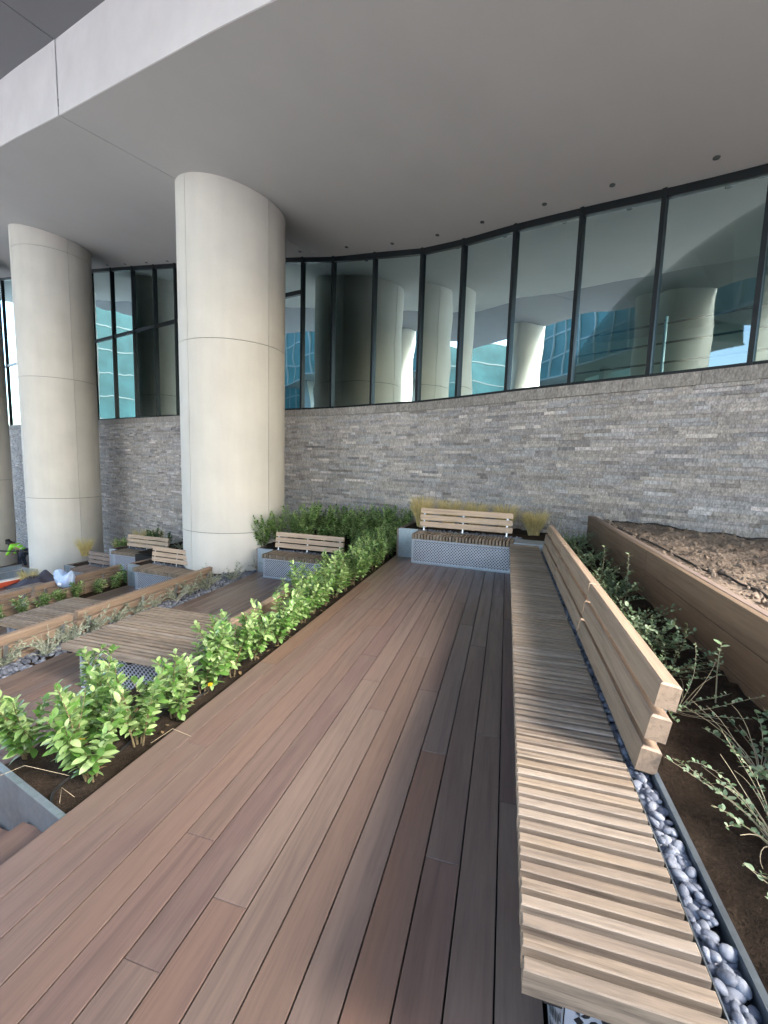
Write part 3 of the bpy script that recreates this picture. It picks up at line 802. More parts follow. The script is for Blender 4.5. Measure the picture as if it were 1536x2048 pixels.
def long_bench(z, xs0, xs1, ys0, ys1, segs, xf, posts, label, skirt=True, pitch=0.0497, cat='bench', perf_end=True, group=None, plank_mat=SLAT):
    t = empty('slatted_bench', (0, 0, z), label=label, cat=cat, group=group)
    n = int((ys1 - ys0) / pitch); pitch = (ys1 - ys0) / n; rnd = random.Random(int(abs(xs0) * 100))
    m = cbox(round(xs1 - xs0, 3), pitch * 0.63, 0.062, 0.003, plank_mat, 'slat')
    for i in range(n):
        link('slat', m, t, ((xs0 + xs1) / 2 + rnd.uniform(-.0012, .0012), ys0 + (i + 0.5) * pitch, 0.49 + rnd.uniform(-.0008, .0008)), (0, 0, PI if rnd.random() < .5 else 0))
    mb = MB()
    for x in (xs0 + 0.07, (xs0 + xs1) / 2, xs1 - 0.05): mb.box(x - 0.02, x + 0.02, ys0 + 0.03, ys1 - 0.02, 0.395, 0.4265)
    mb.build('bearer', UNDER, t)
    ins = 0.11
    pn = perforated(ys1 - ys0 - ins - 0.02, 0.39, 0.046); side = pn.build('side_panel', PERF, t, loc=(xs0 + ins, ys1 - 0.02, 0.004)); side.rotation_euler = (0, 0, -PI / 2)
    pn = perforated(xs1 - xs0 - ins - 0.01, 0.39, 0.046); pn.build('end_panel', PERF, t, loc=(xs0 + ins + 0.003, ys0 + ins, 0.004))
    mb = MB(); mb.box(xs0 + ins + 0.06, xs1 - 0.02, ys0 + ins + 0.06, ys1 - 0.04, 0.004, 0.39); mb.build('bench_core', INSIDE, t)
    if segs: rails(t, segs, xf, 0.475, posts)
    return t

# the long bench on the right of the main deck
LB = long_bench(Z1, 0.10, 0.50, 0.893, 6.50, [(1.72, 3.12), (3.145, 4.68), (4.705, 6.25)], 0.538, [1.90, 2.98, 3.28, 4.54, 4.84, 6.1],
                'long slatted wooden bench with a three-rail back beside the main deck')
# steel trough and pebbles behind its seat
pt = empty('pebble_channel', (0, 0, 0), label='narrow steel channel of grey pebbles running behind the long bench', cat='channel')
mb = MB(); mb.box(0.507, 0.511, 0.75, 6.35, 0.36, 0.475); mb.build('steel_edge', GALV_D, pt)
mb = MB(); mb.box(0.595, 0.601, -0.6, 6.9, 0.30, 0.478); mb.box(0.5995, 0.612, -0.6, 6.9, 0.4705, 0.4785); mb.build('steel_edge', GALV_D, pt)
mb = MB(); mb.box(0.512, 0.594, 0.6, 6.35, 0.36, 0.425); mb.build('channel_fill', UNDER, pt)
rnd = random.Random(21)
y = 0.72; cnt = 0
while y < 3.0 and cnt < 297:
    for k in range(2 if rnd.random() < 0.45 else 3):
        s = rnd.uniform(0.022, 0.038)
        x = rnd.uniform(0.527, 0.581)
        link('pebble', rnd.choice(PEB), pt, (x, y + rnd.uniform(-.012, .012), 0.442 + rnd.uniform(0.0, 0.022)), (rnd.uniform(-.7, .7), rnd.uniform(-.7, .7), rnd.uniform(0, 6.28)), s)
        cnt += 1
    y += 0.0215
pebbles_joined('pebble_fill', 0.525, 0.583, 3.0, 6.3, 0.447, 420, 0.036, pt, 22)
pebbles_joined('pebble_fill', 0.525, 0.583, 0.6, 3.0, 0.438, 520, 0.030, pt, 23)

# bench across the head of a terrace
def head_bench(x, y, z, rz, W, label, nsl=31, box_l=0.34, box_set=0.34, grass=True, seat_mat=SLAT, plantdepth=0.9, left_wood=True, box=True, rail_mat=None):
    t = empty('head_bench', (x, y, z), rz, label=label, cat='bench', group='benches across the ends of the decks')
    pitch = W / nsl
    m = cbox(0.43, pitch * 0.66, 0.085, 0.004, seat_mat, 'slat')
    for i in range(nsl): link('slat', m, t, ((i + 0.5) * pitch, 0.155, 0.49), (0, 0, PI / 2))
    mb = MB(); mb.box(0, W, 0.0, 0.03, 0.37, 0.404); mb.box(0, W, 0.3, 0.33, 0.37, 0.404); mb.build('bearer', GALV_D, t)
    pn = perforated(W, 0.385, 0.0445, 0.0115); pn.build('front_panel', PERF, t, loc=(0, -0.003, 0.012))
    mb = MB(); mb.box(0.0, W, -0.03, -0.004, 0.001, 0.022); mb.build('kick_strip', GALV, t)
    mb = MB(); mb.box(0.02, W - 0.02, 0.05, 0.36, 0.01, 0.365); mb.build('bench_core', INSIDE, t)
    mb = MB(); mb.box(0, W + 0.05, 0.385, 0.391, 0.3, 0.485); mb.build('steel_edge', GALV_D, t)
    # backrest
    rh, gap, lean = 0.092, 0.022, 0.14
    for k in range(3):
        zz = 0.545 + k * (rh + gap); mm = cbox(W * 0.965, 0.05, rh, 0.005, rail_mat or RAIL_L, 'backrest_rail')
        o = link('backrest_rail', mm, t, (W * 0.49, 0.46 + lean * k * (rh + gap), zz + rh)); o.rotation_euler = (-math.atan(lean), 0, 0)
    for px_ in (0.05 * W, 0.47 * W, 0.92 * W):
        mb = MB(); Mx = Matrix.Translation((px_, 0.432, 0.43)) @ Matrix.Rotation(-math.atan(lean), 4, 'X')
        mb.box(-0.011, 0.011, -0.012, 0.0, 0, 0.42, M=Mx); mb.build('post', STEEL, t)
    pebbles_joined('pebble_fill', 0.0, W + 0.1, 0.40, 0.55, 0.475, 260, 0.032, t, int(abs(x) * 10), None)
    if box:
        p = empty('planter_box', (x, y, z), rz, label=label.replace('bench', 'planter').split(' across')[0] + ': steel-fronted planter box at its left end', cat='planter')
        p['label'] = 'steel-fronted planter box with board side, left of the ' + label.split(' bench')[0].replace('slatted ', '') + ' bench'
        y1 = box_set + plantdepth
        mb = MB(); mb.box(-box_l, -0.004, box_set - 0.004, box_set, 0.002, 0.50); mb.box(-box_l, W * 0 + 0.0, box_set, box_set + 0.035, 0.49, 0.502); mb.build('steel_front', GALV, p)
        for k in range(4):
            mm = cbox(round(plantdepth, 3), 0.118, 0.03, 0.004, CLADG, 'side_board')
            o = link('side_board', mm, p, (-box_l - 0.034, box_set + plantdepth / 2, 0.064 + k * 0.124)); o.rotation_euler = (Matrix.Rotation(-PI / 2, 3, 'Y') @ Matrix.Rotation(PI / 2, 3, 'Z')).to_euler()
        mb = MB(); mb.box(-box_l - 0.004, W + 0.6, box_set + 0.002, y1, 0.0, 0.44); mb.build('planter_core', UNDER, p)
        nx, ny = 30, 14; vs = []; rr = random.Random(5)
        mb = MB()
        for j in range(ny + 1):
            for i in range(nx + 1):
                vs.append((-box_l + (W + 0.6 + box_l) * i / nx, box_set + 0.04 + (plantdepth - 0.04) * j / ny, 0.465 + rr.uniform(-.012, .012)))
        mb.add(vs, [(j * (nx + 1) + i, j * (nx + 1) + i + 1, (j + 1) * (nx + 1) + i + 1, (j + 1) * (nx + 1) + i) for j in range(ny) for i in range(nx)])
        mb.build('soil', SOIL, p, smooth=True)
    return t
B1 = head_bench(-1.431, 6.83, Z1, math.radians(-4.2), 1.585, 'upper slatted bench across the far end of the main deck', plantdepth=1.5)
mb = MB(); mb.box(1.60, 2.05, -0.10, 0.37, 0.0, 0.478); mb.box(1.60, 2.05, -0.105, -0.07, 0.478, 0.492); mb.build('steel_ledge', GALV, B1)
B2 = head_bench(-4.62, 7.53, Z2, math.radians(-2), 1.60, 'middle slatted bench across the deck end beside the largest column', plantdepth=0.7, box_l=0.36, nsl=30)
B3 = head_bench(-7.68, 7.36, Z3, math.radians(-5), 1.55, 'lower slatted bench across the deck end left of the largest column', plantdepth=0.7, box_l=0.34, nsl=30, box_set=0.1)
B4 = head_bench(-11.25, 8.75, Z4 - 0.10, math.radians(-5), 1.25, 'shade-darkened bench at the foot of the second column', nsl=26, plantdepth=0.9, box_l=0.4, box_set=0.05, seat_mat=CLADG, rail_mat=CLADG)  # shade on this bench is put into its darker board colour
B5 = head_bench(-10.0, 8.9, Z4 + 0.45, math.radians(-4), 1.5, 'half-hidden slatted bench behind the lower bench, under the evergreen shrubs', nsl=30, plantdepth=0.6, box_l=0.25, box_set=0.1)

# middle and lower terraces: broad slatted platforms and the long benches seen from behind
long_bench(Z2, -4.14, -2.52, 3.05, 4.27, [], 0, [], 'broad slatted platform on the middle deck behind the shrubs', pitch=0.062, cat='platform')
long_bench(Z2, -3.02, -2.54, 4.30, 7.35, [(3.36, 5.2), (5.225, 7.2)], -2.51, [3.5, 4.4, 5.1, 5.35, 6.2, 7.05], 'long bench of the middle deck, its back rails rising through the shrubs', pitch=0.062)
long_bench(Z3, -6.93, -5.80, 4.18, 5.40, [], 0, [], 'broad slatted platform on the lower deck behind the long rail', pitch=0.062, cat='platform')
long_bench(Z3, -6.3, -5.82, 5.43, 7.0, [(1.9, 4.10), (4.17, 6.86)], -5.42, [2.2, 3.3, 3.95, 4.3, 5.2, 5.9, 6.7], 'long bench of the lower deck seen from behind over the silvery plants', pitch=0.062)
long_bench(Z4, -10.3, -9.3, 5.2, 7.2, [(4.2, 6.05), (6.12, 8.1)], -8.98, [4.5, 5.9, 6.3, 7.6], 'farthest long bench, its back rails ending at the shade-darkened bench', pitch=0.062)
# board kerb behind the farthest bench
k = empty('board_kerb', (0, 0, 0), label='low board kerb between the lower deck shrubs and the farthest bench', cat='kerb')
for i in range(3):
    mm = cbox(2.4, 0.11, 0.03, 0.004, RAIL, 'kerb_board')
    for yy in (5.6, 8.02):
        o = link('kerb_board', mm, k, (-8.45, yy, Z3 + 0.03 + i * 0.115)); o.rotation_euler = (Matrix.Rotation(PI / 2, 3, 'X') @ Matrix.Rotation(PI / 2, 3, 'Y')).to_euler()
        o.rotation_euler = (Matrix.Rotation(PI / 2, 3, 'Z') @ Matrix.Rotation(PI / 2, 3, 'X')).to_euler()
        o.location.z = -1.155 - i * 0.118

# steel panel closing the shrub bed, and the steps going down beside it
sp = empty('steel_bed_edge', (-1.812, 1.305, 0), math.radians(-13), label='galvanised steel plate closing the near end of the shrub bed', cat='steel plate')
mb = MB(); mb.box(-1.1, 0.0, -0.006, 0.0, -0.95, -0.022); sf = mb.build('steel_face', GALV_D, sp)
mb = MB(); mb.box(-1.1, 0.0, -0.006, 0.022, -0.0218, -0.016); mb.build('steel_flange', GALV, sf)
st = empty('wooden_steps', (0, 0, 0), label='wooden steps going down from the main deck at lower left', cat='steps')
for i in range(4):
    z = -0.165 * (i + 1); x1 = -1.815 - 0.33 * i; x0 = x1 - 0.35
    for q in range(2):
        m = cbox(2.6, 0.163, 0.028, 0.003, DECK, 'tread_board')
        o = link('tread_board', m, st, (x1 - 0.083 - 0.168 * q, 0.06 - 0.0 * i + 0.065 * i, z), (0, 0, PI / 2))
    m = cbox(2.6, 0.13, 0.02, 0.003, DECK, 'riser_board')
    o = link('riser_board', m, st, (x1 + 0.012 - 0.02, 0.06 + 0.065 * i, z + 0.07)); o.rotation_euler = (Matrix.Rotation(PI / 2, 3, 'Z') @ Matrix.Rotation(PI / 2, 3, 'X')).to_euler()
mb = MB()
for i in range(4): mb.box(-1.815 - 0.33 * i - 0.33, -1.84 - 0.33 * i, -1.2, 1.30, -4.2, -0.165 * (i + 1) - 0.03)
mb.build('step_core', UNDER, st)

# raised planter on the right
rp = empty('raised_planter', (0, 0, 0), label='raised wooden planter of bare soil against the stone wall', cat='planter')
for k in range(3):
    z1 = 0.85 - k * 0.205
    for (a, b) in ((-1.4, 1.55), (1.553, 4.6), (4.603, 7.72)):
        m = cbox(round(b - a, 3), 0.2, 0.045, 0.003, CLAD, 'planter_board')
        o = link('planter_board', m, rp, (1.335, (a + b) / 2, z1 - 0.1)); o.rotation_euler = (Matrix.Rotation(-PI / 2, 3, 'Y') @ Matrix.Rotation(PI / 2, 3, 'Z')).to_euler()
for (a, b) in ((-1.4, 2.4), (2.403, 7.7)):
    m = cbox(round(b - a, 3), 0.052, 0.03, 0.003, CLADG, 'planter_cap'); link('planter_cap', m, rp, (1.412, (a + b) / 2, 0.851), (0, 0, PI / 2))
mb = MB(); mb.box(1.385, 8, -1.4, 2.4, -4.2, 0.6); mb.box(1.385, 4, 2.4, 6.0, -4.2, 0.6); mb.build('planter_core', UNDER, rp)
from mathutils import noise as MN
def soil_h(x, y):
    d = min(1, max(0, (x - 1.43) / 0.35))
    q = lambda k, s: MN.noise(Vector((x * k, y * k, s)))
    return 0.785 + 0.03 * (1 - d) + d * (0.06 * q(1.6, 0) + 0.035 * q(4.5, 3) + 0.022 * abs(q(9, 7)) + 0.018 * q(24, 2) + 0.016 * q(48, 1))
rr = random.Random(9); vs = []; nx, ny = 190, 240
for j in range(ny + 1):
    for i in range(nx + 1):
        x = 1.43 + 4.6 * (i / nx) ** 1.2; y = 1.2 + 6.7 * j / ny
        vs.append((x, y, soil_h(x, y)))
mb = MB(); mb.add(vs, [(j * (nx + 1) + i, j * (nx + 1) + i + 1, (j + 1) * (nx + 1) + i + 1, (j + 1) * (nx + 1) + i) for j in range(ny) for i in range(nx)])
so = mb.build('soil', SOILB, rp, smooth=True)
mb = MB(); rr = random.Random(12); base = [([v.co.copy() for v in m.vertices], [tuple(p.vertices) for p in m.polygons]) for m in PEB[:5]]
for k_ in range(2600):
    x = 1.47 + 3.2 * rr.random() ** 1.4; y = rr.uniform(2.0, 7.6); sz = 0.012 + 0.05 * rr.random() ** 4
    vs_, fs_ = rr.choice(base); R_ = Euler((rr.uniform(0, 6), rr.uniform(0, 6), rr.uniform(0, 6))).to_matrix(); c_ = Vector((x, y, soil_h(x, y) + sz * 0.15))
    mb.add([R_ @ (v * sz * rr.uniform(0.8, 1.15)) + c_ for v in vs_], fs_)
tag(mb.build('clods', SOILB, rp), kind='stuff')
# drip line hoses
def hose(pts, label, r=0.009):
    mb = MB(); mb.tube(catmull3(pts, 10), r, 7); o = mb.build('drip_hose', BLACK, smooth=True); tag(o, label, 'hose'); return o
HP = [(1.78, 2.0, 0.80), (1.70, 3.0, 0.80), (1.63, 4.0, 0.81), (1.58, 5.0, 0.80), (1.54, 6.0, 0.81), (1.53, 6.9, 0.81), (1.56, 7.35, 0.82), (1.75, 7.22, 0.83), (2.1, 7.0, 0.82), (2.5, 6.75, 0.83), (3.0, 6.5, 0.80), (3.6, 6.1, 0.83), (4.5, 5.5, 0.82)]
HP = [(p.x, p.y, max(soil_h(p.x + a, p.y + b) for a in (-.04, 0, .04) for b in (-.04, 0, .04)) + 0.004) for p in catmull3(HP, 5)]
hose(HP,
     'black drip hose lying on the bare soil of the raised planter')
hose([(-1.95, 1.36, -0.05), (-2.02, 1.42, -0.03), (-2.03, 1.52, -0.02), (-1.99, 1.62, -0.03), (-2.0, 1.8, -0.045), (-2.05, 2.2, -0.04), (-1.95, 2.45, -0.035), (-2.1, 3.0, -0.05)], 'black drip hose curving across the soil of the near shrub bed', 0.006)

# ------------------------------------------------------------------ plants
def leaf_mesh(name, L, Wd, mat, fold=0.25, curl=0.18):
    mb = MB(); rows = [(0.0, 0.06), (0.22, 0.72), (0.5, 1.0), (0.78, 0.72), (1.0, 0.05)]; vs = []
    for (t, w) in rows:
        z = -curl * L * t * t
        hw = w * Wd / 2
        vs += [(-hw, t * L, z + fold * hw), (0, t * L, z), (hw, t * L, z + fold * hw)]
    fs = []
    for i in range(len(rows) - 1):
        a = i * 3; fs += [(a, a + 1, a + 4, a + 3), (a + 1, a + 2, a + 5, a + 4)]
    mb.add(vs, fs); return mb, mb.mesh(name, mat, smooth=True)
LM = [leaf_mesh('leaf', 0.074, 0.038, LEAF), leaf_mesh('leaf', 0.064, 0.036, LEAF, 0.35, 0.3), leaf_mesh('leaf', 0.084, 0.040, LEAF, 0.15, 0.1)]
LMD = [leaf_mesh('leaf', 0.056, 0.029, LEAFD)]
def leaf_matrix(p, d, roll, s):
    d = d.normalized(); z = Vector((0, 0, 1)); x = d.cross(z)
    if x.length < 1e-3: x = Vector((1, 0, 0))
    x.normalize(); zz = x.cross(d).normalized()
    R_ = Matrix((x, d, zz)).transposed().to_4x4()
    return Matrix.Translation(p) @ R_ @ Matrix.Rotation(roll, 4, 'Y') @ Matrix.Scale(s, 4)
def shrub(x, y, z, h, seed, label, single=False, mat=LEAF, nst=5, group=None, spread=0.22, leafscale=1.0, cat='shrub', dens=1.0):
    rnd = random.Random(seed)
    t = empty('shrub', (x, y, z), rnd.uniform(0, 6.28), label=label, cat=cat, group=group)
    sm = MB(); fl = MB(); cnt = 0
    for s in range(nst):
        a = rnd.uniform(0, 6.28); H = h * rnd.uniform(0.6, 1.0); lean = rnd.uniform(0.1, spread) * h * 1.7
        dirx, diry = math.cos(a), math.sin(a); b0 = Vector((dirx * 0.02, diry * 0.02, -0.02)); pts = []
        n = 9; wob = rnd.uniform(-.5, .5)
        for i in range(n + 1):
            u = i / n; r_ = lean * (u ** 1.3)
            pts.append(b0 + Vector((dirx * r_ + 0.03 * wob * math.sin(5 * u), diry * r_ + 0.03 * wob * math.cos(4 * u), H * u)))
        sm.tube(pts, [0.0055 - 0.0040 * i / n for i in range(n + 1)], 5)
        # side twigs
        chains = [pts]
        for q in range(rnd.choice((1, 2, 2, 3))):
            u = rnd.uniform(0.25, 0.7); k = int(u * n); p0 = pts[k]; aa = a + rnd.uniform(-2, 2); L = H * rnd.uniform(0.25, 0.45)
            tw = [p0 + Vector((math.cos(aa) * L * 0.55 * v, math.sin(aa) * L * 0.55 * v, L * (0.8 * v + 0.1 * v * v))) for v in (0, .2, .4, .6, .8, 1)]
            sm.tube(tw, [0.003, 0.0028, 0.0024, 0.002, 0.0017, 0.0013], 4); chains.append(tw)
        for ci, ch in enumerate(chains):
            tot = sum((q - p).length for p, q in zip(ch, ch[1:])); step = 0.022 / dens; m = max(2, int(tot / step)); ph = rnd.uniform(0, 3.1)
            for i in range(m):
                u = (i + 0.6) / m
                if ci == 0 and u < 0.16: continue
                f = u * (len(ch) - 1); k = min(int(f), len(ch) - 2); p = ch[k].lerp(ch[k + 1], f - k); ax = (ch[k + 1] - ch[k]).normalized()
                ph += PI / 2
                e1 = ax.orthogonal().normalized(); e2 = ax.cross(e1)
                for sd_ in (0, PI):
                    if rnd.random() < 0.1: continue
                    th = ph + sd_ + rnd.uniform(-.3, .3); o = e1 * math.cos(th) + e2 * math.sin(th)
                    up_ = 0.45 + 0.75 * (u ** 3) + rnd.uniform(-.25, .25)
                    d = o + ax * up_ + Vector((0, 0, -0.12))
                    sc_ = leafscale * rnd.uniform(0.62, 1.08) * (0.72 if u > 0.93 else 1)
                    Mx = leaf_matrix(p, d, rnd.uniform(-.5, .5), sc_)
                    kx = rnd.randrange(3) if mat is LEAF else 0
                    src = LM[kx] if mat is LEAF else LMD[0]
                    if single and cnt < 295:
                        o_ = link('leaf', src[1], t); o_.matrix_local = Mx; cnt += 1
                    else:
                        fl.add([Mx @ Vector(v) for v in src[0].v], src[0].f)
    sm.build('stem', STEM, t)
    if fl.v: tag(fl.build('foliage', mat, t, smooth=True), kind='stuff')
    return t
ORD = ['first', 'second', 'third', 'fourth', 'fifth', 'sixth', 'seventh', 'eighth', 'ninth', 'tenth', 'eleventh', 'twelfth', 'thirteenth', 'fourteenth', 'fifteenth', 'sixteenth', 'seventeenth', 'eighteenth', 'nineteenth', 'twentieth', 'twenty-first', 'twenty-second', 'twenty-third', 'twenty-fourth', 'twenty-fifth', 'twenty-sixth']
ys = [1.57, 1.86, 2.14, 2.44, 2.74, 3.04, 3.34, 3.64, 3.94, 4.24, 4.54, 4.84, 5.14, 5.44, 5.74, 6.04, 6.34, 6.64, 6.94, 7.3]
for i, y in enumerate(ys):
    r_ = random.Random(i + 40); lb = ('leafy green shrub, %s from the steel plate in the row along the main deck' % ORD[i])
    shrub(-1.955 + r_.uniform(-.03, .03), y, -0.05, (r_.uniform(0.46, 0.55) if y < 3.2 else r_.uniform(0.46, 0.60)), 300 + i, lb, single=(i < 4), group='shrubs along the main deck', nst=7)
ys2 = [1.60, 1.80, 2.05, 3.0, 4.6, 5.6, 6.1, 6.6, 7.0, 7.35]
for i, y in enumerate(ys2):
    r_ = random.Random(i + 80); lb = ('leafy green shrub, %s from the near end in the row against the middle bench back' % ORD[i])
    shrub((-2.27 if i not in (0, 2) else -2.43) + r_.uniform(-.04, .04), y, -0.06 if y < 2.5 else -0.16, (r_.uniform(0.38, 0.46) if i < 4 else r_.uniform(0.50, 0.64)), 400 + i, lb, single=(i < 4), group='shrubs against the middle bench', nst=7)
r_ = random.Random(5)
for i in range(26):
    x = -4.75 + 2.8 * ((i * 0.618) % 1.0); y = 8.35 + 1.25 * (i / 26.0) + (0.25 if x > -3 else 0)
    rk = sorted((k_ * 0.618) % 1.0 for k_ in range(26)).index((i * 0.618) % 1.0)
    shrub(x, y, -0.22, r_.uniform(0.72, 1.0), 500 + i, 'leafy shrub in the dense bed behind the middle bench, %s from its left end' % ORD[rk], group='shrubs behind the middle bench', nst=6, leafscale=1.1)
for i in range(7):
    shrub(-2.05 - 0.42 * (i % 2), 7.6 + 0.13 * i, -0.12, r_.uniform(0.5, 0.62), 540 + i, 'leafy shrub filling the corner left of the upper bench planter, %s from the front' % ORD[i], group='corner shrubs by the upper bench', nst=6, leafscale=1.05)
shrub(-5.0, 8.15, -0.3, 0.85, 560, 'tall upright green shrub at the left end of the middle bench', nst=7, leafscale=1.1)
for i in range(11):
    y = 4.3 + 0.38 * i
    shrub(-8.26 + r_.uniform(-.08, .08), y, Z3 - 0.04, r_.uniform(0.34, 0.5), 600 + i, 'small green shrub, %s from the near end in the bed left of the lower deck' % ORD[i], group='shrubs left of the lower deck', nst=5)
for i in range(6):
    shrub(-10.1 + 0.33 * i, 10.4 + r_.uniform(-.3, .3), Z3 + 0.12, r_.uniform(0.55, 0.75), 650 + i, 'dark evergreen shrub against the wall left of the largest column, %s from the left' % ORD[i], group='evergreens left of the largest column', mat=LEAFD, nst=7, leafscale=1.4)
shrub(-10.9, 10.0, Z4 + 0.5, 0.75, 670, 'bright green upright shrub between the dry grasses and the half-hidden bench', nst=6, leafscale=1.3)

LS = leaf_mesh('small_leaf', 0.020, 0.013, SAGE, 0.2, 0.1)
LSB = leaf_mesh('small_leaf', 0.030, 0.021, SAGE, 0.2, 0.1)
LSP = leaf_mesh('small_leaf', 0.022, 0.008, SAGEP, 0.2, 0.1)
def sprawler(x, y, z, R, H, n, seed, label, group, leaf=LS, mat=SAGE, stem=STEMP, leafy=1.0, bare=0.25, name='low_plant', leafscale=1.0, up=0.5, tr=0.0022, cat='plant'):
    """open plant of thin arching stems with small leaves"""
    rnd = random.Random(seed); t = empty(name, (x, y, z), 0, label=label, cat=cat, group=group); sm = MB(); fl = MB()
    for s in range(n):
        a = rnd.uniform(0, 6.28); L = R * rnd.uniform(0.5, 1.1); h = H * rnd.uniform(0.35, 1.1); k = 7; pts = []
        droop = rnd.uniform(0.0, 0.5)
        for i in range(k + 1):
            u = i / k
            pts.append(Vector((math.cos(a + 0.4 * u) * L * u, math.sin(a + 0.4 * u) * L * u, h * (u - droop * u * u) * (1 if up else 1) + 0.008 * math.sin(6 * u + s))))
        sm.tube(pts, [tr * (1 - 0.65 * i / k) for i in range(k + 1)], 4)
        if rnd.random() < bare: continue
        m = int(leafy * (L + h) / 0.016)
        for i in range(m):
            u = 0.2 + 0.8 * (i + rnd.random()) / m; f = u * k; q = min(int(f), k - 1); p = pts[q].lerp(pts[q + 1], f - q)
            d = Vector((rnd.uniform(-1, 1), rnd.uniform(-1, 1), rnd.uniform(-.1, 1)))
            Mx = leaf_matrix(p, d, rnd.uniform(-.6, .6), leafscale * rnd.uniform(0.6, 1.2)); fl.add([Mx @ Vector(v) for v in leaf[0].v], leaf[0].f)
    sm.build('stems', stem, t)
    if fl.v: tag(fl.build('foliage', mat, t, smooth=True), kind='stuff')
    return t
rnd = random.Random(77)
i = 0; y = 0.75
while y < 7.4:
    far = y > 3.4
    sprawler(0.95 + rnd.uniform(-.10, .13), y, 0.41, 0.30, 0.30, 26 if i > 4 else 20, 800 + i, 'straggly grey-green plant, %s from the camera in the strip behind the long bench' % ORD[i],
             'straggly plants behind the long bench', leaf=LS if i % 3 else LSB, bare=0.15 if i > 4 else 0.4, leafy=1.0 if i > 4 else 0.75, leafscale=1.15 if i > 4 else 0.9, stem=STEMP if i < 5 else STEM)
    i += 1; y += 0.40
# a few upright shoots and dead stalks among them
for j, (x, y, h) in enumerate(((1.02, 4.9, 0.42), (1.12, 4.35, 0.46), (1.12, 2.55, 0.34), (1.2, 1.95, 0.36), (0.78, 6.6, 0.5))):
    mb = MB(); t = empty('upright_shoot', (x, y, 0.4), 0, label='thin upright shoot standing out of the straggly strip, %s from the wall' % ['second', 'third', 'fourth', 'fifth', 'first'][j], cat='plant')
    pts = [(0.01 * math.sin(3 * u + j), -0.03 * u * u, h * u) for u in (0, .25, .5, .75, 1)]
    mb.tube(pts, [0.004, 0.0035, 0.003, 0.0025, 0.0015], 5); mb.build('stem', STEMP, t); fl = MB()
    for q in range(16):
        u = 0.45 + 0.55 * q / 15; Mx = leaf_matrix(Vector((0.01 * math.sin(3 * u + j), -0.03 * u * u, h * u)), Vector((math.cos(q * 2.4), math.sin(q * 2.4), 0.5)), 0, 0.8 + 0.6 * (u > 0.9))
        fl.add([Mx @ Vector(v) for v in LSB[0].v], LSB[0].f)
    tag(fl.build('foliage', SAGE, t, smooth=True), kind='stuff')
lit = MB(); rr = random.Random(3)
for k_ in range(70):
    x = rr.uniform(-2.45, -1.84); y = rr.uniform(1.5, 4.5); y += (-1.812 - x) * 0.231 if y < 1.9 else 0
    dip = 0.16 * ((-1.815 - x) / 0.685) * min(1, max(0, (y - 2.3) / 0.8))
    Mx = leaf_matrix(Vector((x, y, -0.043 - dip)), Vector((rr.uniform(-1, 1), rr.uniform(-1, 1), rr.uniform(-.1, .2))), rr.uniform(-.4, .4), rr.uniform(0.3, 0.7)); lit.add([Mx @ Vector(v) for v in LM[0][0].v], LM[0][0].f)
LITM = plain('dead_leaf', (0.20, 0.13, 0.06), rough=0.8, var=0.4, scale=12)
tag(lit.build('leaf_litter', LITM, bpy.data.objects['soil_bed'], smooth=True), kind='stuff')
# leafy sprig leaning in at the very front of the bench
sprawler(0.62, 0.63, 0.42, 0.17, 0.13, 5, 901, 'small sprig of pale leaves leaning over the near end of the long bench', None, leaf=LSB, bare=0.0, leafy=0.7, leafscale=1.25, name='sprig', tr=0.002)

# silvery plants and pebbles between the middle and lower decks
pebbles_joined('pebble_strip', -5.60, -5.0, 2.0, 8.6, Z2 - 0.045, 2600, 0.045, None, 31); tag(bpy.data.objects['pebble_strip'], 'bed of pale grey pebbles between the middle deck and the lower bench back', 'pebbles')
i = 0; y = 2.2
while y < 7.6:
    sprawler(-5.22 + rnd.uniform(-.12, .12), y, Z2 - 0.04, 0.26, 0.36, 26, 1000 + i, 'silvery twiggy plant, %s from the near end between the middle and lower decks' % ORD[i],
             'silvery plants between the decks', leaf=LSP, mat=SAGEP, stem=plain('silver_stem%d' % i, (0.36, 0.37, 0.29), 0.8) if i == 0 else bpy.data.materials['silver_stem0'], bare=0.35, leafy=0.9, leafscale=1.9, tr=0.006)
    i += 1; y += 0.36
for i in range(6):
    sprawler(-6.0 + 0.3 * i, 7.95 + 0.03 * i, Z2 + 0.02, 0.3, 0.36, 14, 1050 + i, 'wispy dry plant at the foot of the largest column, %s from the left' % ORD[i], 'wispy plants at the column foot', leaf=LSP, mat=SAGE, bare=0.3, leafy=0.6, leafscale=1.2, tr=0.003)
for i in range(4):
    sprawler(-9.4 + 0.5 * i, 9.55, Z4 + 0.95, 0.3, 0.3, 22, 1080 + i, 'small silvery bush behind the lower benches, %s from the left' % ORD[i], 'silvery bushes behind the lower benches', leaf=LSP, mat=SAGEP, bare=0.0, leafy=1.2, leafscale=1.6)

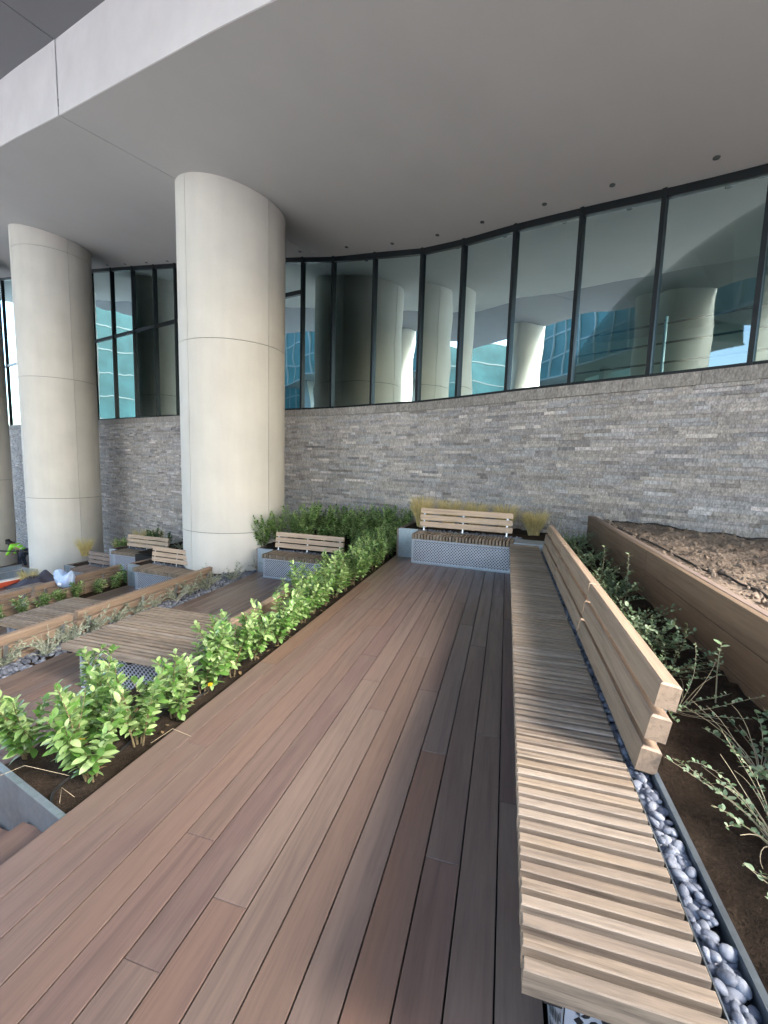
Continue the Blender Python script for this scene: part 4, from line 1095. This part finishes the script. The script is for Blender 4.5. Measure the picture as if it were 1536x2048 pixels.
# feather grass
def grass(x, y, z, h, r, seed, label, n=230, group='dry grass clumps'):
    rnd = random.Random(seed); t = empty('grass_clump', (x, y, z), 0, label=label, cat='grass clump', group=group); mb = MB()
    for k in range(n):
        a = rnd.uniform(0, 6.28); rr_ = r * 0.35 * math.sqrt(rnd.random()); b = Vector((math.cos(a) * rr_, math.sin(a) * rr_, 0))
        o = Vector((math.cos(a), math.sin(a), 0)) * r * rnd.uniform(0.3, 1.0); H = h * rnd.uniform(0.6, 1.05); w = rnd.uniform(0.0025, 0.0045)
        sd_ = Vector((rnd.uniform(-1, 1), rnd.uniform(-1, 1), 0)).normalized() * w; P_ = []
        for u in (0, .35, .7, 1):
            c = b + o * (u ** 1.7) * 0.9 + Vector((0, 0, H * (u - 0.12 * u ** 3))); ww = sd_ * (1 - 0.75 * u)
            P_ += [c - ww, c + ww]
        mb.add(P_, [(0, 1, 3, 2), (2, 3, 5, 4), (4, 5, 7, 6)])
    tag(mb.build('blades', GRASS, t), kind='stuff'); return t
for (x, y, h, lb) in ((-1.45, 7.75, 0.66, 'tallest golden grass clump at the left end of the upper bench'), (-0.98, 7.9, 0.60, 'golden grass clump showing over the left half of the upper bench back'),
                      (-0.5, 7.85, 0.58, 'golden grass clump showing over the middle of the upper bench back'), (0.02, 7.8, 0.58, 'golden grass clump at the right end of the upper bench back'),
                      (0.50, 7.7, 0.48, 'golden grass clump standing alone right of the upper bench')):
    grass(x, y, 0.45, h, 0.25, int(1000 + x * 100), lb, n=1000)
for (x, y, z, h, lb) in ((-12.0, 9.75, Z4 + 0.45, 0.6, 'dry grass clump at the left end of the shade-darkened bench'), (-11.0, 10.1, Z4 + 0.45, 0.6, 'dry grass clump in front of the second column edge'),
                         (-11.2, 11.0, Z4 + 0.45, 0.8, 'left one of the two big dry grass clumps against the wall'), (-10.5, 10.9, Z4 + 0.45, 0.85, 'right one of the two big dry grass clumps against the wall'),
                         (-12.1, 8.2, Z4 - 0.1, 0.55, 'small dry grass tuft behind the blue bag')):
    grass(x, y, z, h, 0.28, int(2000 + x * 50), lb, n=600, group='dry grass by the second column')

# straws, fallen leaves and plant tags
def straw(pts, label, r=0.0009):
    mb = MB(); mb.tube(pts, r, 4); o = mb.build('straw', STRAW); tag(o, label, 'straw')
straw([(-2.33, 1.335, 0.02), (-2.20, 1.42, 0.07), (-2.02, 1.50, 0.0)], 'long pale straw bent over the steel plate')
straw([(-1.93, 1.38, -0.03), (-1.98, 1.43, 0.0), (-1.90, 1.43, -0.03)], 'short bent straw on the soil by the steel plate')
straw([(-1.86, 1.85, -0.02), (-1.78, 1.93, 0.035), (-1.66, 1.94, 0.006)], 'thin pale straw arching onto the main deck')
for j in range(6):
    x = 2.0 + 0.35 * j; y = 3.6 + (j * 0.77) % 2.4
    straw([(x, y, 0.83), (x + 0.09, y + 0.04 * (-1) ** j, 0.845), (x + 0.17, y + 0.03, 0.83)], 'pale straw on the bare planter soil, %s from the board edge' % ORD[j], 0.003)
TAGM = plain('yellow_plant_tag', (0.75, 0.50, 0.02), rough=0.5, var=0.05)
for j, (x, y, z, lb) in enumerate(((-2.13, 1.66, 0.05, 'yellow plant tag in the nearest left shrub'), (-1.86, 2.36, 0.06, 'yellow plant tag at the deck edge between two shrubs'), (-5.0, 8.1, -0.1, 'yellow plant tag in the tall shrub beside the largest column'))):
    mb = MB(); mb.add([(-0.013, 0, 0), (0.013, 0.004, 0), (0.015, 0.002, 0.028), (0.0, -0.004, 0.036), (-0.014, -0.002, 0.026)], [(0, 1, 2, 3, 4)])
    o = mb.build('plant_tag', TAGM, loc=(x, y, z)); o.rotation_euler = (0.3, 0.2, 0.4); tag(o, lb, 'plant tag')
    sol = o.modifiers.new('thickness', 'SOLIDIFY'); sol.thickness = 0.002

# ------------------------------------------------------------------ things left about on the lower levels
# blue plastic bag
import bmesh
bm = bmesh.new(); bmesh.ops.create_icosphere(bm, subdivisions=4, radius=0.5)
for v in bm.verts:
    p = v.co; f = 1 + 0.22 * MN.noise(p * 3.1) + 0.12 * MN.noise(p * 7.0) + 0.05 * MN.noise(p * 16)
    top = max(0, p.z)
    v.co = Vector((p.x * f * 1.1, p.y * f * 0.8, max(-0.38, p.z * f + top * (1.5 * max(0, -p.x - 0.08) + 0.55 * max(0, p.x - 0.1) - 0.5 * math.exp(-30 * (p.x - 0.06) ** 2)))))
me = bpy.data.meshes.new('bag_body'); bm.to_mesh(me); bm.free(); me.polygons.foreach_set('use_smooth', [True] * len(me.polygons))
BAGM, _nt, _b = new_mat('blue_white_plastic'); _b.inputs['Base Color'].default_value = (0.36, 0.48, 0.70, 1); _b.inputs['Roughness'].default_value = 0.35; _b.inputs['Subsurface Weight'].default_value = 0.15
_n = N(_nt, 'ShaderNodeTexNoise', i_Scale=5.0, i_Detail=4.0); bump(_nt, _b, _n.outputs['Fac'], 0.5, 0.05)
me.materials.append(BAGM)
bag = empty('plastic_bag', (-8.72, 6.62, -1.12), 0.2, label='pale blue plastic bag slumped behind the board kerb', cat='bag')
link('bag_body', me, bag, (0, 0, 0.14), None, (0.36, 0.36, 0.40))
mb = MB(); mb.add([(-0.03, -0.17, 0.06), (0.05, -0.175, 0.05), (0.06, -0.172, 0.10), (-0.02, -0.168, 0.11)], [(0, 1, 2, 3)]); mb.build('bag_label', plain('white_paper', (0.8, 0.8, 0.8), 0.6, var=0.03), bag)

# dark tarpaulin heap
bm = bmesh.new(); bmesh.ops.create_grid(bm, x_segments=40, y_segments=30, size=0.5)
for v in bm.verts:
    p = v.co.copy(); r2 = (p.x * 1.5) ** 2 + (p.y * 1.9) ** 2
    v.co = Vector((p.x * 1.5, p.y * 1.0, max(0.0, 0.27 * math.exp(-5 * r2) * (1 + 0.5 * MN.noise(p * 6)) + 0.05 * MN.noise(p * 9))))
me = bpy.data.meshes.new('tarpaulin'); bm.to_mesh(me); bm.free(); me.polygons.foreach_set('use_smooth', [True] * len(me.polygons)); me.materials.append(plain('dark_tarpaulin', (0.06, 0.06, 0.085), rough=0.55, var=0.2, scale=5))
tarp = link('tarpaulin', me, None, (-11.85, 8.35, Z4 + 0.003), (0, 0, 1.2)); tag(tarp, 'dark tarpaulin heaped at the foot of the second column', 'tarpaulin')
tarp.modifiers.new('thickness', 'SOLIDIFY').thickness = 0.01

# steel trough with an orange beam under it
tr = empty('steel_trough', (-12.75, 7.4, Z4), math.radians(-4), label='open steel trough lying on an orange beam at the left edge', cat='trough')
mb = MB(); mb.box(-0.35, -0.34, -2.2, 1.25, 0.0, 0.34); mb.box(0.30, 0.31, -2.2, 1.25, 0.0, 0.16); mb.box(-0.34, 0.30, -2.2, 1.25, 0.0, 0.01); mb.box(-0.34, 0.30, 1.25, 1.26, 0.0, 0.25); mb.build('trough_shell', GALV, tr)
mb = MB(); mb.tube([(-0.338, -2.2, 0.2), (-0.338, 1.24, 0.2)], 0.012, 6); mb.build('trough_rib', STEEL, tr)
mb = MB(); mb.box(0.33, 0.43, -2.3, 1.35, 0.002, 0.13); beam = mb.build('orange_beam', plain('orange_paint', (0.62, 0.10, 0.045), rough=0.5, var=0.25, scale=4), tr)
mb = MB(); mb.box(0.315, 0.44, -2.3, 1.35, 0.131, 0.165); mb.build('white_flange', plain('white_paint', (0.8, 0.78, 0.76), rough=0.5, var=0.05), beam)

# belt stanchions
def stanchion(x, y, z, label):
    t = empty('belt_stanchion', (x, y, z), 0, label=label, cat='stanchion', group='belt stanchions')
    mb = MB(); mb.tube([(0, 0, 0.03), (0, 0, 0.93)], 0.034, 14); mb.build('post', BLACK, t)
    mb = MB(); mb.tube([(0, 0, 0), (0, 0, 0.02), (0, 0, 0.035)], [0.19, 0.18, 0.05], 20); mb.build('base', BLACK, t)
    mb = MB(); mb.tube([(0, 0, 0.90), (0, 0, 1.0)], 0.05, 14); mb.build('belt_head', BLACK, t)
    return t
sx, sy = pol(-56.62, 24.3)
stanchion(sx, sy, Z5, 'black belt stanchion in front of the worker')
stanchion(sx - 3.2, sy - 0.4, Z5, 'black belt stanchion out of sight at the left end of the belt')
stanchion(sx + 2.6, sy + 1.4, Z5, 'black belt stanchion hidden by the second column')
for (a, b, lb) in (((sx - 3.2, sy - 0.4), (sx, sy), 'black barrier belt stretched left of the stanchion'), ((sx, sy), (sx + 2.6, sy + 1.4), 'black barrier belt stretched right of the stanchion')):
    mb = MB(); d = (Vector(b) - Vector(a)).normalized(); n_ = Vector((-d.y, d.x)) * 0.002
    P_ = []
    for k in range(9):
        u = k / 8; q = Vector(a).lerp(Vector(b), u); zz = Z5 + 0.945 - 0.05 * math.sin(PI * u)
        for dz in (-0.026, 0.026):
            P_ += [(q.x - n_.x, q.y - n_.y, zz + dz), (q.x + n_.x, q.y + n_.y, zz + dz)]
    fs = []
    for k in range(8):
        u, v = 4 * k, 4 * k + 4; fs += [(u, v, v + 2, u + 2), (u + 1, u + 3, v + 3, v + 1), (u + 2, v + 2, v + 3, u + 3), (u, u + 1, v + 1, v)]
    mb.add(P_, fs); o = mb.build('barrier_belt', BLACK); tag(o, lb, 'barrier belt')

# worker bending forward
def worker(x, y, z, rz):
    t = empty('person', (x, y, z), rz, label='worker in a lime green safety jacket bending over behind the stanchion', cat='person')
    # local: faces -y, bent forward. joints
    J = {'pel': (0, 0.12, 0.78, 0.135), 'wa': (0, 0.0, 0.93, 0.125), 'ch': (0, -0.18, 1.02, 0.15), 'ne': (0, -0.36, 1.10, 0.065), 'he0': (0, -0.42, 1.13, 0.075), 'he1': (0, -0.50, 1.17, 0.10), 'he2': (0, -0.56, 1.20, 0.07)}
    for s, n in ((-1, 'l'), (1, 'r')):
        J.update({n + 'hip': (0.09 * s, 0.12, 0.74, 0.10), n + 'kn': (0.12 * s, -0.02, 0.44, 0.068), n + 'an': (0.12 * s, 0.10, 0.08, 0.045), n + 'to': (0.13 * s, -0.08, 0.035, 0.04),
                  n + 'sh': (0.19 * s, -0.24, 1.05, 0.075), n + 'el': (0.25 * s, -0.32, 0.78, 0.052), n + 'wr': (0.18 * s, -0.50, 0.62, 0.036), n + 'ha': (0.16 * s, -0.57, 0.57, 0.04)})
    E_ = [('pel', 'wa'), ('wa', 'ch'), ('ch', 'ne'), ('ne', 'he0'), ('he0', 'he1'), ('he1', 'he2')]
    for n in 'lr': E_ += [('pel', n + 'hip'), (n + 'hip', n + 'kn'), (n + 'kn', n + 'an'), (n + 'an', n + 'to'), ('ch', n + 'sh'), (n + 'sh', n + 'el'), (n + 'el', n + 'wr'), (n + 'wr', n + 'ha')]
    def skin(name, keys, edges, grow, mats, root, fn=None):
        ks = list(keys); m = bpy.data.meshes.new(name); m.from_pydata([J[k][:3] for k in ks], [(ks.index(a), ks.index(b)) for a, b in edges], [])
        o = link(name, m, t); md = o.modifiers.new('skin', 'SKIN'); md.use_smooth_shade = True
        for i_, k_ in enumerate(ks):
            sv = m.skin_vertices[0].data[i_]; r = J[k_][3] + grow; sv.radius = (r, r); sv.use_root = (k_ == root)
        su = o.modifiers.new('subdivision', 'SUBSURF'); su.levels = 2; su.render_levels = 2
        m.materials.append(mats); return o
    skm = plain('skin', (0.35, 0.2, 0.13), rough=0.6, var=0.05)
    skin('body', J.keys(), E_, 0, skm, 'pel')
    jk = ['pel', 'wa', 'ch', 'lsh', 'rsh', 'lel', 'rel', 'lwr', 'rwr']
    HV = plain('lime_safety_jacket', (0.30, 0.80, 0.05), rough=0.6, var=0.12, scale=6)
    jkt = skin('jacket', jk, [('pel', 'wa'), ('wa', 'ch'), ('ch', 'lsh'), ('ch', 'rsh'), ('lsh', 'lel'), ('rsh', 'rel'), ('lel', 'lwr'), ('rel', 'rwr')], 0.022, HV, 'pel')
    J['pel'] = (0, 0.12, 0.74, 0.135)
    skin('trousers', ['pel', 'lhip', 'rhip', 'lkn', 'rkn', 'lan', 'ran'], [('pel', 'lhip'), ('pel', 'rhip'), ('lhip', 'lkn'), ('rhip', 'rkn'), ('lkn', 'lan'), ('rkn', 'ran')], 0.02, plain('navy_trousers', (0.03, 0.04, 0.07), rough=0.8), 'pel')
    J['he1'] = (0, -0.47, 1.20, 0.10)
    skin('hair', ['he0', 'he1', 'he2'], [('he0', 'he1'), ('he1', 'he2')], 0.012, plain('black_hair', (0.012, 0.01, 0.01), rough=0.6), 'he1')
    band = MB()
    for yy, zz, r in ((0.06, 0.87, 0.158), (-0.09, 0.98, 0.168)):
        P_ = []
        for k_ in range(20):
            th = 2 * PI * k_ / 20
            for w_ in (-0.022, 0.022):
                P_.append((math.cos(th) * r * 0.92, yy + w_ * -0.7 + math.sin(th) * r * 0.5, zz + w_ * 0.7 + math.sin(th) * r * 0.72))
        band.add(P_, [(2 * k_, 2 * ((k_ + 1) % 20), 2 * ((k_ + 1) % 20) + 1, 2 * k_ + 1) for k_ in range(20)])
    band.build('reflective_band', plain('silver_band', (0.7, 0.72, 0.72), rough=0.4, var=0.03), jkt)
wx, wy = pol(-56.35, 25.2)
worker(wx, wy, Z5, math.radians(-75))

# ------------------------------------------------------------------ the other side of the plaza, seen mirrored in the glass
TEALG = plain('teal_facade_glass', (0.016, 0.050, 0.056), rough=0.5, var=0.4, scale=0.15, spec=0.12)
TEALF = plain('facade_frame', (0.05, 0.075, 0.08), rough=0.6, var=0.1)
def block(x0, x1, y0, y1, zb, h, label, nfl):
    t = empty('office_block', ((x0 + x1) / 2, y1, zb), 0, label=label, cat='building', group='office blocks across the plaza')
    w, d = x1 - x0, y1 - y0
    mb = MB(); mb.box(-w / 2, w / 2, -d, 0, 0, h); mb.build('facade', TEALG, t)
    mb = MB()
    for k in range(nfl + 1): z = h * k / nfl; mb.box(-w / 2 - 0.1, w / 2 + 0.1, -d - 0.1, 0.1, z - 0.12, z + 0.12)
    tag(mb.build('floor_bands', TEALF, t), kind='stuff')
    n = int(w / 3); mb = MB()
    for k in range(n + 1): x = -w / 2 + w * k / n; mb.box(x - 0.09, x + 0.09, 0, 0.22, 0, h + 0.1)
    tag(mb.build('facade_fins', TEALF, t), kind='stuff')
    mb = MB()
    for k in range(5): x = -w / 2 + w * (k + 0.5) / 5; mb.box(x - 0.5, x + 0.5, -d * 0.5 - 0.5, -d * 0.5 + 0.5, -4.25 - zb, 0.01)
    mb.build('stilts', TEALF, t)
block(-75, -36, -40, -31, 17, 14, 'raised teal glass wing mirrored in the left windows', 4)
block(-34, -9, -44, -33, 19, 14, 'raised teal glass wing mirrored in the middle windows', 4)
block(-7, 20, -40, -30, 17.5, 14, 'raised teal glass wing mirrored in the windows above the long bench', 4)
block(23, 62, -40, -28, 16, 14, 'raised teal glass wing mirrored in the rightmost windows', 4)

block(-130, -62, -58, -44, 0, 30, 'teal glass tower mirrored in the windows between the left columns', 7)
block(-112, -92, -40, 8, -4.2, 34, 'teal glass slab mirrored in the leftmost windows', 8)
